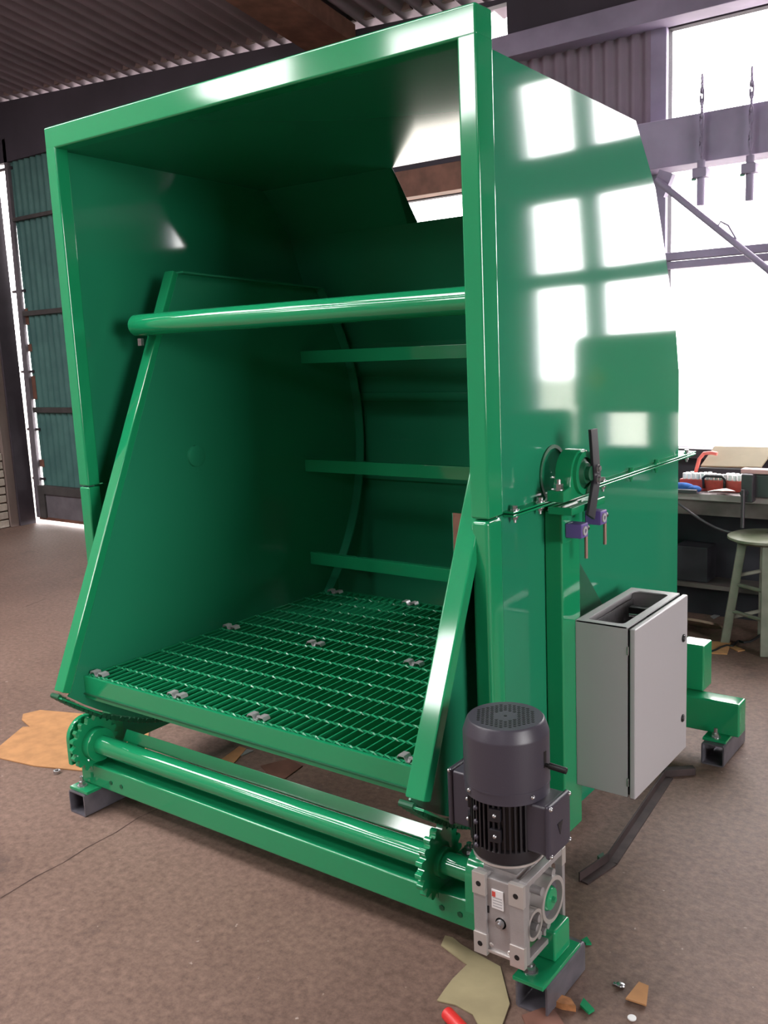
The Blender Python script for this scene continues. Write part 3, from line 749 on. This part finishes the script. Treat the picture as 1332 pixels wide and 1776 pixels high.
B().lathe([(0.029, 0.0), (0.0, 0.0)], (GX1 - 0.028, 1.768, 0.222), 0, 24).build('bore_plate', 'motor_black', r2)
for y, z in ((1.80, 0.176), (1.83, 0.168), (1.79, 0.20)):
    B().cyl((GX1 - 0.034, y, z), (GX1 - 0.006, y, z), 0.010, 12).build('bolt_boss', 'alu', gb)
# neck
MX, MY = -1.038, 1.800
B().lathe([(0.045, GZ1 - 0.012), (0.045, 0.366), (0.050, 0.370)], (MX, MY, 0), 2, 40).build('neck', 'alu', gm)
B().box(MX - 0.04, MX + 0.05, MY - 0.052, MY + 0.06, GZ1 - 0.012, GZ1 + 0.004, 0.003).build('neck_flange', 'alu', gm)
# motor frame, ribs, cowl
B().lathe([(0.050, 0.366), (0.080, 0.366), (0.083, 0.369), (0.083, 0.374)], (MX, MY, 0), 2, 56).build('motor_flange', 'alu_machined', gm)
fr = B().lathe([(0.0, 0.374), (0.080, 0.374), (0.084, 0.380), (0.084, 0.405), (0.078, 0.412), (0.078, 0.545), (0.0, 0.545)], (MX, MY, 0), 2, 56).build('motor_frame', 'motor_black', gm)
rib0 = B()
for k in range(44):
    a = 2 * PI * k / 44
    c, s = math.cos(a), math.sin(a)
    m = Matrix.Translation((MX, MY, 0)) @ Matrix.Rotation(a, 4, 'Z')
    B().box(0.076, 0.088, -0.0022, 0.0022, 0.408, 0.548, 0, 2, m).build('cooling_rib', 'motor_black', fr, smooth=0)
for a, zz in ((-2.55, 0.50), (-2.55, 0.45), (-1.38, 0.50), (-1.38, 0.45)):
    m = Matrix.Translation((MX, MY, 0)) @ Matrix.Rotation(a, 4, 'Z')
    pd = B().box(0.074, 0.093, -0.014, 0.014, zz - 0.016, zz + 0.016, 0.003, 2, m).build('mounting_pad', 'motor_black', fr)
    p = Vector((MX + 0.093 * math.cos(a), MY + 0.093 * math.sin(a), zz))
    B().sphere(p, 0.005).build('pad_screw', 'zinc', pd)
for zz in (0.545, 0.512, 0.478, 0.44, 0.42):
    a = -2.02
    B().sphere((MX + 0.088 * math.cos(a), MY + 0.088 * math.sin(a), zz - 0.012), 0.0065).build('tie_bolt', 'motor', fr)
cw = B().lathe([(0.086, 0.528), (0.0985, 0.528), (0.0985, 0.552), (0.0995, 0.556), (0.0995, 0.670), (0.098, 0.675), (0.090, 0.698), (0.086, 0.7025), (0.0, 0.7025)], (MX, MY, 0), 2, 72).build('fan_cowl', 'motor', gm)
B().ring((MX, MY, 0), 2, 0.0988, 0.1003, 0.553, 0.557, 64).build('cowl_seam', 'motor', cw)
# perforated grille holes on the top of the cowl
vh = B(); nh = 0
for ix in range(-8, 9):
    for iy in range(-8, 9):
        x = ix * 0.0118 + (0.0059 if iy % 2 else 0); y = iy * 0.0105
        r = math.hypot(x, y)
        if 0.026 < r < 0.072: vh.cyl((MX + x, MY + y, 0.7018), (MX + x, MY + y, 0.7032), 0.0040, 6)
vh.cyl((MX, MY, 0.702), (MX, MY, 0.7033), 0.004, 8)
g_ = vh.build('grille_holes', 'black', cw, smooth=0); g_['kind'] = 'stuff'
for a in (-2.1, -0.45):
    B().sphere((MX + 0.0995 * math.cos(a), MY + 0.0995 * math.sin(a), 0.543), 0.0055).build('cowl_screw', 'zinc', cw)
# hand release lever through a slot
aL = 0.05
B().box(MX + 0.092, MX + 0.1002, MY - 0.006, MY + 0.006, 0.600, 0.640, 0.001).build('lever_slot', 'black', cw)
hl = B().cyl((MX + 0.09, MY, 0.607), (MX + 0.115, MY + 0.002, 0.605), 0.005, 12); hl.cyl((MX + 0.108, MY + 0.0015, 0.606), (MX + 0.150, MY + 0.006, 0.601), 0.0075, 14, bev=0.002)
hl.build('release_lever', 'black', gm)
# terminal boxes
t1 = B().box(-0.985, -0.912, 1.755, 1.852, 0.408, 0.528, 0.008, 3).build('terminal_box', 'motor', gm)
B().box(-0.918, -0.904, 1.751, 1.856, 0.404, 0.532, 0.006, 3).build('terminal_lid', 'motor', t1)
B().prism([(1.80, 0.448), (1.787, 0.478), (1.813, 0.478)], 0, -0.9045, -0.9025).build('lid_emblem', 'motor_black', t1)
for y, z in ((1.758, 0.525), (1.850, 0.525), (1.850, 0.411), (1.758, 0.411)):
    B().sphere((-0.905, y, z), 0.0055).build('lid_screw', 'zinc', t1)
for y in (1.775, 1.83): B().sphere((-0.95, y, 0.529), 0.005).build('box_screw', 'zinc', t1)
t2 = B().box(-1.175, -1.115, 1.775, 1.868, 0.408, 0.545, 0.006, 3).build('terminal_box', 'motor', gm)
B().box(-1.187, -1.172, 1.771, 1.872, 0.404, 0.549, 0.006, 3).build('terminal_lid', 'motor', t2)
B().sphere((-1.18, 1.772, 0.545), 0.005).build('lid_screw', 'zinc', t2)
B().cyl((-0.945, 1.80, 0.41), (-0.945, 1.80, 0.39), 0.010, 12).build('cable_gland', 'zinc', t1)

# =================================================================== CONTROL CABINET
cb = thing('control_cabinet', 'pale grey steel control cabinet with open glazed top on the machine side', 'cabinet', (-1.06, 2.61, 0.255))
CX0, CX1, CY0, CY1, CZ0, CZ1 = -1.149, -0.993, 2.402, 2.812, 0.255, 0.757
cbody = B()
t = 0.0025
cbody.box(CX0, CX0 + t, CY0, CY1, CZ0, CZ1); cbody.box(CX0, CX1, CY0, CY0 + t, CZ0, CZ1); cbody.box(CX0, CX1, CY1 - t, CY1, CZ0, CZ1)
cbody.box(CX0, CX1, CY0, CY1, CZ0, CZ0 + t)
holed(cbody, 1, 0, 0, (0, 0, 0, 0), [])
cbo = cbody.build('body', 'cabinet', cb, smooth=0)
# top with rounded opening
def rounded(x0, x1, y0, y1, r, n=6):
    p = []
    for cx_, cy_, a0 in ((x1 - r, y1 - r, 0), (x0 + r, y1 - r, PI / 2), (x0 + r, y0 + r, PI), (x1 - r, y0 + r, 1.5 * PI)):
        for k in range(n + 1):
            a = a0 + PI / 2 * k / n; p.append((cx_ + r * math.cos(a), cy_ + r * math.sin(a)))
    return p
outp = rounded(CX0, CX1, CY0, CY1, 0.004); inp = rounded(CX0 + 0.024, CX1 - 0.022, CY0 + 0.026, CY1 - 0.03, 0.016)
vs = [(x, y, CZ1) for x, y in outp] + [(x, y, CZ1) for x, y in inp] + [(x, y, CZ1 - 0.004) for x, y in inp] + [(x, y, CZ1 - 0.004) for x, y in outp]
n_ = len(outp); fs = []
for k in range(n_):
    j = (k + 1) % n_
    fs += [(k, j, n_ + j, n_ + k), (n_ + k, n_ + j, 2 * n_ + j, 2 * n_ + k), (2 * n_ + k, 2 * n_ + j, 3 * n_ + j, 3 * n_ + k), (3 * n_ + k, 3 * n_ + j, j, k)]
B().mesh(vs, fs).build('top_frame', 'cabinet', cbo, smooth=20)
B().box(CX0 + 0.012, CX0 + 0.014, CY0 + 0.02, CY1 - 0.02, CZ0 + 0.02, CZ1 - 0.03).build('mounting_plate', 'galv', cbo)
B().box(CX0 + 0.03, CX1 - 0.03, CY1 - 0.10, CY1 - 0.07, CZ1 - 0.06, CZ1 - 0.035, 0.003).build('wiring_clip', 'black', cbo)
B().cyl((CX0 + 0.05, CY1 - 0.14, CZ1 - 0.05), (CX0 + 0.09, CY1 - 0.13, CZ1 - 0.05), 0.006, 10).build('wiring_clip', 'zinc', cbo)
B().box(CX1 - 0.001, CX1 + 0.0065, CY0 + 0.006, CY1 - 0.006, CZ0 + 0.006, CZ1 - 0.008).build('door_seal', 'rubber', cbo)
dro = B().box(CX1 + 0.0066, -0.969, CY0 - 0.002, CY1 + 0.006, CZ0 - 0.002, CZ1 - 0.003, 0.004, 3).build('door', 'cabinet', cb)
for z in (0.625, 0.365):
    lk = B().lathe([(0.0, 0.006), (0.008, 0.006), (0.010, 0.003), (0.0125, 0.003), (0.0125, 0.0)], (-0.969, CY1 - 0.033, z), 0, 24).build('lock', 'black', dro)
    B().box(-0.9635, -0.9625, CY1 - 0.035, CY1 - 0.031, z - 0.006, z + 0.006).build('key_slot', 'label_grey', lk)
for z in (0.69, 0.30):
    B().cyl((CX1 + 0.001, CY0 + 0.001, z - 0.012), (CX1 + 0.001, CY0 + 0.001, z + 0.012), 0.003, 10).build('hinge_pin', 'zinc', cbo)

# =================================================================== STEEL TUBE BLOCKS UNDER THE FEET
def tube_block(x0, x1, y0, y1, label):
    t = 0.005; h = 0.081; xm, zm = (x0 + x1) / 2, h / 2
    def rr(x0, x1, z0, z1, r): return [(px, pz) for px, pz in rounded(x0, x1, z0, z1, r, 4)]
    o_ = rr(x0, x1, 0.0, h, 0.008); i_ = rr(x0 + t, x1 - t, t, h - t, 0.004); n = len(o_); vs = []; fs = []
    for y in (y0, y1): vs += [(x, y, z) for x, z in o_] + [(x, y, z) for x, z in i_]
    for k in range(n):
        j = (k + 1) % n
        fs += [(k, j, n + j, n + k), (2 * n + k, 3 * n + k, 3 * n + j, 2 * n + j), (k, 2 * n + k, 2 * n + j, j), (n + k, n + j, 3 * n + j, 3 * n + k)]
    q = B().mesh(vs, fs)
    bmx = bmesh.new(); vv = [bmx.verts.new(v) for v in q.v]
    for f in q.f: bmx.faces.new([vv[i] for i in f])
    bmesh.ops.recalc_face_normals(bmx, faces=list(bmx.faces)); q2 = B(); q2._add(bmx)
    return tag(q2.build('steel_tube_block', 'raw_steel', smooth=40), label, 'steel tube', 'square steel tube blocks under the machine feet')
tube_block(-2.772, -2.686, 1.776, 2.10, 'bare square steel tube block under the foot beside the plain shaft end')
tube_block(-1.003, -0.920, 1.757, 1.96, 'bare square steel tube block under the foot below the gearbox')
tube_block(-1.067, -0.985, 3.262, 3.52, 'bare square steel tube block under the rear foot behind the cabinet')
tube_block(-3.075, -2.992, 3.262, 3.52, 'bare square steel tube block under the rear foot on the green door side')

# =================================================================== THINGS ON THE FLOOR
def flat(name, mat, pts, th, label, cat, group=None, curl=None, z0=0.001):
    """thin irregular sheet: outline (x,y) with thickness and a gentle curl"""
    bm = bmesh.new(); vs = [bm.verts.new((x, y, 0)) for x, y in pts]; bm.faces.new(vs)
    bmesh.ops.triangulate(bm, faces=list(bm.faces)); bmesh.ops.subdivide_edges(bm, edges=list(bm.edges), cuts=3, use_grid_fill=True)
    for v in bm.verts: v.co.z = z0 + (curl(v.co.x, v.co.y) if curl else 0.0)
    g = bmesh.ops.extrude_face_region(bm, geom=list(bm.faces))
    for e in g['geom']:
        if isinstance(e, bmesh.types.BMVert): e.co.z += th
    bmesh.ops.recalc_face_normals(bm, faces=list(bm.faces))
    b = B(); b._add(bm)
    return tag(b.build(name, mat, smooth=30), label, cat, group)
flat('cardboard_sheet', 'cardboard', [(-3.4655, 1.8799), (-3.6133, 2.1298), (-3.5863, 2.1458), (-3.6897, 2.1732), (-3.7472, 2.2158), (-3.7209, 2.286), (-3.4919, 2.3658), (-3.1261, 2.4186), (-2.8364, 2.1507), (-3.0175, 1.9937), (-3.2124, 1.9225)], 0.004,
     'large torn brown cardboard sheet lying beside the machine', 'cardboard')
flat('cardboard_sheet', 'cardboard_pale', [(-1.2738, 1.8472), (-1.2877, 1.8878), (-1.267, 1.8923), (-1.2323, 1.8799), (-1.1008, 1.8547), (-1.0145, 1.7476), (-0.9899, 1.6607), (-1.0111, 1.6248), (-1.0699, 1.6712), (-1.1214, 1.6772), (-1.1658, 1.6648), (-1.1721, 1.7048), (-1.1774, 1.7521), (-1.1767, 1.8185)], 0.003,
     'pale cardboard piece on the floor under the gearbox', 'cardboard', curl=lambda x, y: 0.006 * (1 + math.sin(9 * x + 5 * y)))
flat('cardboard_scrap', 'cardboard', [(-0.7947, 1.9114), (-0.7914, 1.9846), (-0.7665, 1.9835), (-0.7455, 1.9154)], 0.004, 'small pale triangular cardboard scrap on the bare floor', 'cardboard', curl=lambda x, y: 0.004)
flat('wood_chip', 'wood_chip', [(-0.9215, 1.8018), (-0.9252, 1.8303), (-0.8975, 1.8318), (-0.8755, 1.8134), (-0.9056, 1.8028)], 0.016, 'splintered brown wood chip beside the steel tube block', 'wood chip')
flat('paint_scrap', 'green', [(-0.8744, 1.8328), (-0.8778, 1.8591), (-0.8399, 1.8368), (-0.8461, 1.8188)], 0.006, 'green painted offcut next to the wood chip', 'offcut', curl=lambda x, y: 0.002)
flat('paint_flake', 'green', [(-0.9786, 2.0618), (-0.9723, 2.0833), (-0.9502, 2.0631), (-0.9625, 2.055)], 0.006, 'long green paint flake beside the front foot', 'paint flake')
flat('paint_flake', 'green', [(-0.9648, 2.0253), (-0.9594, 2.0344), (-0.9488, 2.0218), (-0.9553, 2.012)], 0.006, 'tiny green paint flake beside the front foot', 'paint flake')
flat('paint_flake', 'green_dark', [(-1.1042, 2.4419), (-1.0977, 2.469), (-1.0842, 2.4508), (-1.0904, 2.4317)], 0.02, 'dark green flake lying against the rusty angle iron', 'paint flake')
flat('cardboard_scrap', 'cardboard', [(-2.6203, 2.3533), (-2.6476, 2.4739), (-2.6055, 2.4737), (-2.5385, 2.3199)], 0.004, 'brown cardboard scrap on the floor under the cradle', 'cardboard')
flat('cardboard_scrap', 'rust_brown', [(-2.4464, 2.3874), (-2.3968, 2.4884), (-2.3079, 2.4715), (-2.2915, 2.3573), (-2.3441, 2.3362)], 0.004, 'dull brown cardboard scrap under the cradle middle', 'cardboard')
flat('metal_offcut', 'galv', [(-2.5984, 2.4031), (-2.6095, 2.4713), (-2.5698, 2.4762), (-2.5748, 2.4174)], 0.003, 'grey metal offcut on the floor under the cradle', 'offcut')
flat('brown_rag', 'rust_brown', [(-0.9721, 1.7288), (-0.9448, 1.777), (-0.9176, 1.7879), (-0.8628, 1.7449), (-0.9247, 1.6821)], 0.006, 'dull brown sheet in front of the steel tube block', 'sheet')
x_, y_ = (-1.0794, 1.6283)
rh = B().cyl((x_ - 0.035, y_ - 0.0, 0.017), (x_ + 0.10, y_ - 0.06, 0.017), 0.016, 20, bev=0.004)
tag(rh.build('plastic_pipe', 'red_plastic'), 'red plastic pipe lying beside the pale cardboard', 'pipe')
x_, y_ = (-3.0846, 1.9355)
tag(B().ring((x_, y_, 0.008), 2, 0.007, 0.013, -0.007, 0.004, 24).build('steel_nut', 'zinc'), 'small bright nut on the floor by the cardboard', 'nut')
x_, y_ = (-0.7599, 1.8644)
tag(B().lathe([(0.0, 0.0), (0.010, 0.0), (0.010, 0.003), (0.0, 0.004)], (x_, y_, 0.001), 2, 20).build('white_disc', 'white_paper'), 'tiny white round disc on the floor near the cardboard scrap', 'disc')
for (x_, y_, r) in ((-0.8258, 1.9545, 0.01), (-0.8376, 1.9544, 0.006)):
    tag(B().sphere((x_, y_, r * 0.5), r, 1.2, 1, 0.5, 10, 6).build('foil_crumb', 'zinc'), '%s shiny foil crumb on the floor near the triangular cardboard scrap' % ('larger' if r > 0.008 else 'smaller'), 'crumb', 'foil crumbs on the floor')
# rusty angle iron with bent end, and a short bar
P0, P1, P2 = Vector((*(-1.0901, 2.3154), 0.0)), Vector((*(-1.0629, 2.4567), 0.0)), Vector((*(-1.121, 3.0831), 0.0))
ai = B()
for a, b in ((P0, P1), (P1, P2)):
    ai.bar(a + Vector((0, 0, 0.0025)), b + Vector((0, 0, 0.0025)), 0.030, 0.005, (1, -0.2, 0))
    ai.bar(a + Vector((-0.013, 0, 0.015)), b + Vector((-0.013, 0, 0.015)), 0.005, 0.030, (1, -0.2, 0))
tag(ai.build('angle_iron', 'rust', smooth=0), 'long rusty angle iron with a bent end lying beside the machine', 'steel bar')
Q0, Q1 = Vector((*(-1.1445, 3.09), 0.014)), Vector((*(-1.0584, 3.1641), 0.014))
tag(B().bar(Q0, Q1, 0.03, 0.026, (0, 1, 0), 0.002).build('steel_bar', 'rust'), 'short rusty flat bar beneath the cabinet by the rear foot', 'steel bar')

# =================================================================== WORKBENCH CORNER
wbn = thing('workbench', 'dark cluttered workbench below the bright window', 'workbench', (-0.9, 5.0, 0.0))
BZ = 0.728
B().box(-2.6, 0.9, 4.84, 5.20, BZ - 0.035, BZ, 0.004).build('bench_top', 'bench_top', wbn)
B().box(-2.58, 0.88, 4.855, 4.875, BZ - 0.115, BZ - 0.036, 0.003).build('apron', 'bench_wood', wbn)
B().box(-2.58, 0.88, 5.13, 5.15, 0.0, BZ - 0.036).build('back_board', 'bench_dark', wbn)
for x in (-2.5, -0.6, 0.8):
    for y in (4.91, 5.1): B().box(x - 0.035, x + 0.035, y - 0.03, y + 0.03, 0.0, BZ - 0.036, 0.004).build('leg', 'bench_wood', wbn)
B().box(-2.58, 0.88, 4.93, 5.12, 0.20, 0.225, 0.003).build('shelf', 'bench_wood', wbn)
for k, (x0, x1, z1) in enumerate(((-2.3, -1.85, 0.5), (-1.78, -1.6, 0.42), (-0.95, -0.68, 0.55))):
    tag(B().box(x0, x1, 4.95, 5.1, 0.226, z1, 0.008).build('storage_crate', 'bench_dark'), ('dark storage crate on the bench shelf nearest the machine', 'small dark storage crate in the middle of the bench shelf', 'tall dark storage crate on the bench shelf beyond the stool')[k], 'crate')
# things on the bench
tc = thing('drill_bit_case', 'red drill bit case with pale bits and black handle on the bench', 'tool case', (-1.62, 4.95, BZ))
x0, x1 = Vector((-1.7496, 4.93, 0.7883)).x, Vector((-1.4152, 4.93, 0.8042)).x
B().box(x0, x1, 4.93, 5.03, BZ + 0.001, BZ + 0.06, 0.006).build('case', 'red_case', tc)
for k in range(13):
    xx = x0 + 0.025 + k * (x1 - x0 - 0.05) / 12
    for yy in (4.945, 4.99):
        B().cyl((xx, yy, BZ + 0.058), (xx, yy, BZ + 0.085 + 0.01 * random.random()), 0.011, 10, bev=0.003).build('drill_bit', 'white_paper', tc)
hx0, hx1 = Vector((-1.616, 4.915, 0.7967)).x, Vector((-1.5092, 4.915, 0.8018)).x
B().tube([(hx0, 4.922, BZ + 0.018), (hx0 - 0.002, 4.915, BZ + 0.07), (hx0 + 0.012, 4.915, BZ + 0.084), (hx1 - 0.012, 4.915, BZ + 0.084), (hx1 + 0.002, 4.915, BZ + 0.07), (hx1, 4.922, BZ + 0.018)], 0.008, 10).build('handle', 'black', tc)
bo = Vector((-1.688, 4.86, 0.7857))
rg = B().sphere((bo.x - 0.02, 4.865, BZ + 0.026), 0.05, 1.3, 0.6, 0.5, 14, 8); rg.sphere((bo.x + 0.04, 4.86, BZ + 0.02), 0.035, 1.2, 0.8, 0.55, 12, 8)
tag(rg.build('blue_rag', 'blue_cloth'), 'crumpled blue rag on the bench in front of the red case', 'rag')
tag(B().bar((bo.x - 0.06, 4.818, BZ + 0.012), (bo.x + 0.07, 4.825, BZ + 0.012), 0.018, 0.02, (0, 1, 0), 0.003).build('file_tool', 'vise'), 'dark steel bar tool at the bench front edge', 'tool')
pa = Vector((-1.5058, 4.85, 0.7633))
flat('paper_sheet', 'white_paper', [(pa.x - 0.06, 4.83), (pa.x + 0.02, 4.815), (pa.x + 0.07, 4.86), (pa.x + 0.01, 4.90)], 0.002, 'white paper sheet on the bench before the red case', 'paper', z0=BZ + 0.002, curl=lambda x, y: 0.012 + 0.01 * math.sin(20 * x))
# slanted board against the window
bA, bB, bC, bD = Vector((-1.677, 5.06, 0.8365)), Vector((-1.3664, 5.06, 0.8429)), Vector((-1.3285, 5.18, 0.9326)), Vector((-1.643, 5.18, 0.93))
v4 = [bA, bB, bC, bD]; nrm = (v4[1] - v4[0]).cross(v4[3] - v4[0]).normalized() * 0.01
low = min(bA.z, bB.z)
q = B().mesh([*v4, *[p + nrm for p in v4]], [(3, 2, 1, 0), (4, 5, 6, 7), (0, 1, 5, 4), (1, 2, 6, 5), (2, 3, 7, 6), (3, 0, 4, 7)])
lbd = thing('sloped_board', 'olive grey sloped board on a dark rack under the window', 'board', (bA.x + 0.15, 5.1, BZ))
q.build('board', 'olive_board', lbd, smooth=0)
B().box(bA.x - 0.01, bB.x, 5.055, 5.09, BZ + 0.001, bA.z - 0.004, 0.003).build('rack', 'bench_dark', lbd)
hA = Vector((-1.7186, 5.0, 0.8269))
tag(B().tube([(hA.x, 5.04, BZ + 0.003), (hA.x + 0.012, 5.045, BZ + 0.06), (hA.x + 0.035, 5.05, hA.z + 0.055), (hA.x + 0.06, 5.05, hA.z + 0.085), (hA.x + 0.10, 5.05, hA.z + 0.09), (hA.x + 0.13, 5.048, hA.z + 0.085)], 0.010, 10).build('red_hose', 'pink_hose'), 'bent pale red hose standing beside the sloped board', 'hose')
# stand-in for an unknown machine, added to darken the window's reflection
pd_ = thing('window_blocker', 'wide olive stand-in for an unknown bench machine, added to block the mirrored window', 'machine', (-0.35, 5.0, BZ))
B().box(-0.66, -0.04, 4.90, 5.14, BZ + 0.001, BZ + 0.05, 0.008).build('base', 'vise', pd_)
B().box(-0.60, -0.46, 4.96, 5.10, BZ + 0.05, 1.17, 0.02).build('pillar', 'vise', pd_)
B().box(-0.16, -0.04, 4.96, 5.10, BZ + 0.05, 1.17, 0.02).build('pillar', 'vise', pd_)
B().box(-0.72, -0.03, 4.92, 5.15, 1.14, 1.585, 0.07, 5).build('housing', 'stool_seat', pd_)
B().prism([(-0.20, 1.42), (-0.14, 1.34), (-0.20, 1.26), (-0.26, 1.34)], 1, 4.912, 4.919).build('warning_plate', 'yellow_plate', pd_)
tag(B().box(0.03, 0.45, 4.93, 5.13, BZ + 0.001, 1.16, 0.05, 4).build('low_window_blocker', 'bench_dark'), 'dark rounded block added on the bench to cover the low part of the mirrored window', 'blocker')  # added block that cuts the lower window out of the reflection
# bench vise
vz_ = thing('bench_vise', 'grey bench vise clamped at the bench edge above the stool', 'vise', (-1.38, 4.86, BZ))
va = Vector((-1.3911, 4.84, 0.9051))
B().box(va.x, va.x + 0.20, 4.80, 4.95, BZ + 0.001, BZ + 0.12, 0.01).build('vise_body', 'vise', vz_)
B().box(va.x + 0.01, va.x + 0.07, 4.76, 4.82, BZ - 0.02, BZ + 0.125, 0.01).build('vise_jaw', 'vise', vz_)
B().box(va.x + 0.0, va.x + 0.19, 4.79, 4.85, BZ + 0.122, BZ + 0.145, 0.004).build('jaw_plate', 'vise_pink', vz_)
B().cyl((va.x + 0.03, 4.74, BZ + 0.03), (va.x + 0.03, 4.77, BZ + 0.03), 0.018, 18).build('screw_head', 'vise', vz_)
B().cyl((va.x + 0.03, 4.735, BZ + 0.05), (va.x + 0.03, 4.735, BZ - 0.14), 0.010, 12).build('vise_handle', 'vise', vz_)
# cable hanging under the bench
ca, cb_ = Vector((-1.717, 4.79, 0.6879)), Vector((-1.2312, 4.79, 0.5598))
pts = []
for k in range(13):
    t = k / 12; p = ca.lerp(cb_, t); p.z -= 0.07 * math.sin(PI * t) ; pts.append((p.x, 4.795, p.z))
tag(B().tube(pts, 0.007, 8).build('power_cable', 'vise'), 'slack grey cable hanging along the bench front', 'cable')
# stool
sx, sy = (-1.4328, 4.7041); stl = thing('work_stool', 'worn grey green stool with round seat and rungs by the bench', 'stool', (sx + 0.18, sy + 0.1, 0.0))
cxs, cys = sx + 0.185, sy + 0.03
sz = 0.5600
B().lathe([(0.0, sz - 0.03), (0.15, sz - 0.03), (0.178, sz - 0.015), (0.178, sz - 0.004), (0.168, sz), (0.0, sz)], (cxs, cys, 0), 2, 36).build('seat', 'stool_seat', stl)
legs = []
for k, a in enumerate((PI + 0.3, PI * 1.5 + 0.3, 0.3, PI / 2 + 0.3)):
    top = Vector((cxs + 0.105 * math.cos(a), cys + 0.105 * math.sin(a), sz - 0.028)); bot = Vector((cxs + 0.18 * math.cos(a), cys + 0.18 * math.sin(a), 0.0))
    legs.append((top, bot)); B().bar(bot, top, 0.042, 0.042, (math.cos(a), math.sin(a), 0), 0.004).build('leg', 'stool_paint', stl)
for k in range(4):
    for t in ((0.25, 0.66) if k % 2 else (0.32, 0.58)):
        p = legs[k][1].lerp(legs[k][0], t); q = legs[(k + 1) % 4][1].lerp(legs[(k + 1) % 4][0], t)
        B().cyl(p, q, 0.010, 10).build('rung', 'stool_paint', stl)
# disc leaning, cardboard, hidden bits by the stool
dx, dy = (-1.5691, 4.6292)
m_ = Matrix.Translation((dx - 0.02, dy + 0.14, 0.055)) @ Matrix.Rotation(-0.42, 4, 'X')
dd = B(); bmx = bmesh.new(); bmesh.ops.create_cone(bmx, cap_ends=True, segments=48, radius1=0.125, radius2=0.125, depth=0.012); dd._add(bmx, m_)
tag(dd.build('cutting_disc', 'disc'), 'round brown cutting disc leaning on the floor under the bench', 'disc')
flat('cardboard_scrap', 'cardboard', [(-1.4434, 4.4693), (-1.4911, 4.6505), (-1.3896, 4.685), (-1.3528, 4.4999)], 0.006, 'square cardboard piece at the foot of the stool', 'cardboard')
flat('cardboard_scrap', 'cardboard', [(-1.3727, 4.6104), (-1.3738, 4.6514), (-1.2975, 4.6009), (-1.3209, 4.5677)], 0.005, 'thin cardboard strip beside the square piece at the stool', 'cardboard')
flat('metal_offcut', 'galv', [(-1.6253, 5.0917), (-1.5989, 5.2087), (-1.5796, 5.1671), (-1.5953, 5.0573)], 0.004, 'bright metal strip on the floor behind the stool leg', 'offcut')
cp = [(-1.4963, 4.5007, 0.008), (-1.4589, 4.4737, 0.008), (-1.4319, 4.4773, 0.008), (-1.4171, 4.5186, 0.008), (-1.4075, 4.5772, 0.008), (-1.3922, 4.619, 0.008), (-1.3647, 4.6214, 0.008), (-1.3655, 4.7185, 0.008), (-1.3339, 4.7076, 0.008), (-1.3121, 4.7296, 0.008), (-1.3017, 4.7926, 0.008), (-1.296, 4.8748, 0.008)]
tag(B().tube(cp, 0.006, 8).build('floor_cable', 'rubber'), 'dark cable lying on the floor around the stool', 'cable')

# hanging gear in the window
for k, (top, bot, ctop, lab) in enumerate(((Vector((-1.6842, 5.02, 2.3566)), Vector((-1.6849, 5.02, 2.1879)), Vector((-1.6897, 5.02, 2.76)), 'grey pipe hanger on the window beam, longer one next to the hood'), (Vector((-1.4428, 5.02, 2.3446)), Vector((-1.442, 5.02, 2.1808)), Vector((-1.4515, 5.02, 2.7471)), 'grey pipe hanger on the window beam, above the bench vise'))):
    hg = thing('pipe_hanger', lab, 'hanger', (top.x, 5.02, bot.z), 'pipe hangers on the window beam')
    B().cyl((top.x, 5.02, bot.z), (top.x, 5.02, top.z + 0.05), 0.020, 18).build('pipe', 'beam_purple', hg)
    B().box(top.x - 0.036, top.x + 0.036, 4.985, 5.058, top.z - 0.035, top.z + 0.012, 0.006).build('clamp', 'beam_purple', hg)
    B().cyl((top.x - 0.04, 5.0, top.z - 0.04), (top.x - 0.02, 5.0, top.z - 0.04), 0.008, 8).build('clamp_bolt', 'zinc', hg)
    for j in range(7):
        z = top.z + 0.05 + 0.012 + (ctop.z - top.z - 0.05) * j / 6
        B().tube([(top.x + 0.008 * math.cos(a) * (j % 2), 5.02 + 0.008 * math.cos(a) * (1 - j % 2), z + 0.045 * math.sin(a)) for a in [i * PI / 6 for i in range(13)]], 0.005, 6).build('chain_link', 'beam_purple', hg)
da, db = Vector((-1.8921, 4.95, 2.3323)), Vector((-1.2914, 4.95, 1.8054))
dp = thing('diagonal_pipe', 'thin grey pipe slanting down across the window', 'pipe', (db.x, 4.95, db.z))
B().cyl(da, db, 0.017, 16).build('pipe', 'beam_purple', dp)
m1, m2 = Vector((-1.579, 4.95, 2.0582)), Vector((-1.4844, 4.95, 1.9874))
B().tube([m1, m1.lerp(m2, 0.2) + Vector((0, 0, 0.045)), m1.lerp(m2, 0.6) + Vector((0, 0, 0.05)), m2 + Vector((0, 0, 0.012)), m2], 0.005, 8).build('hook', 'beam_purple', dp)
B().bar(da + Vector((-0.02, 0.06, 0.0)), da + Vector((0.05, 0.06, -0.03)), 0.05, 0.12, (0, 1, 0)).build('pipe_bracket', 'beam_purple', dp)

for o in list(scene.objects):
    if '_org' in o: del o['_org']
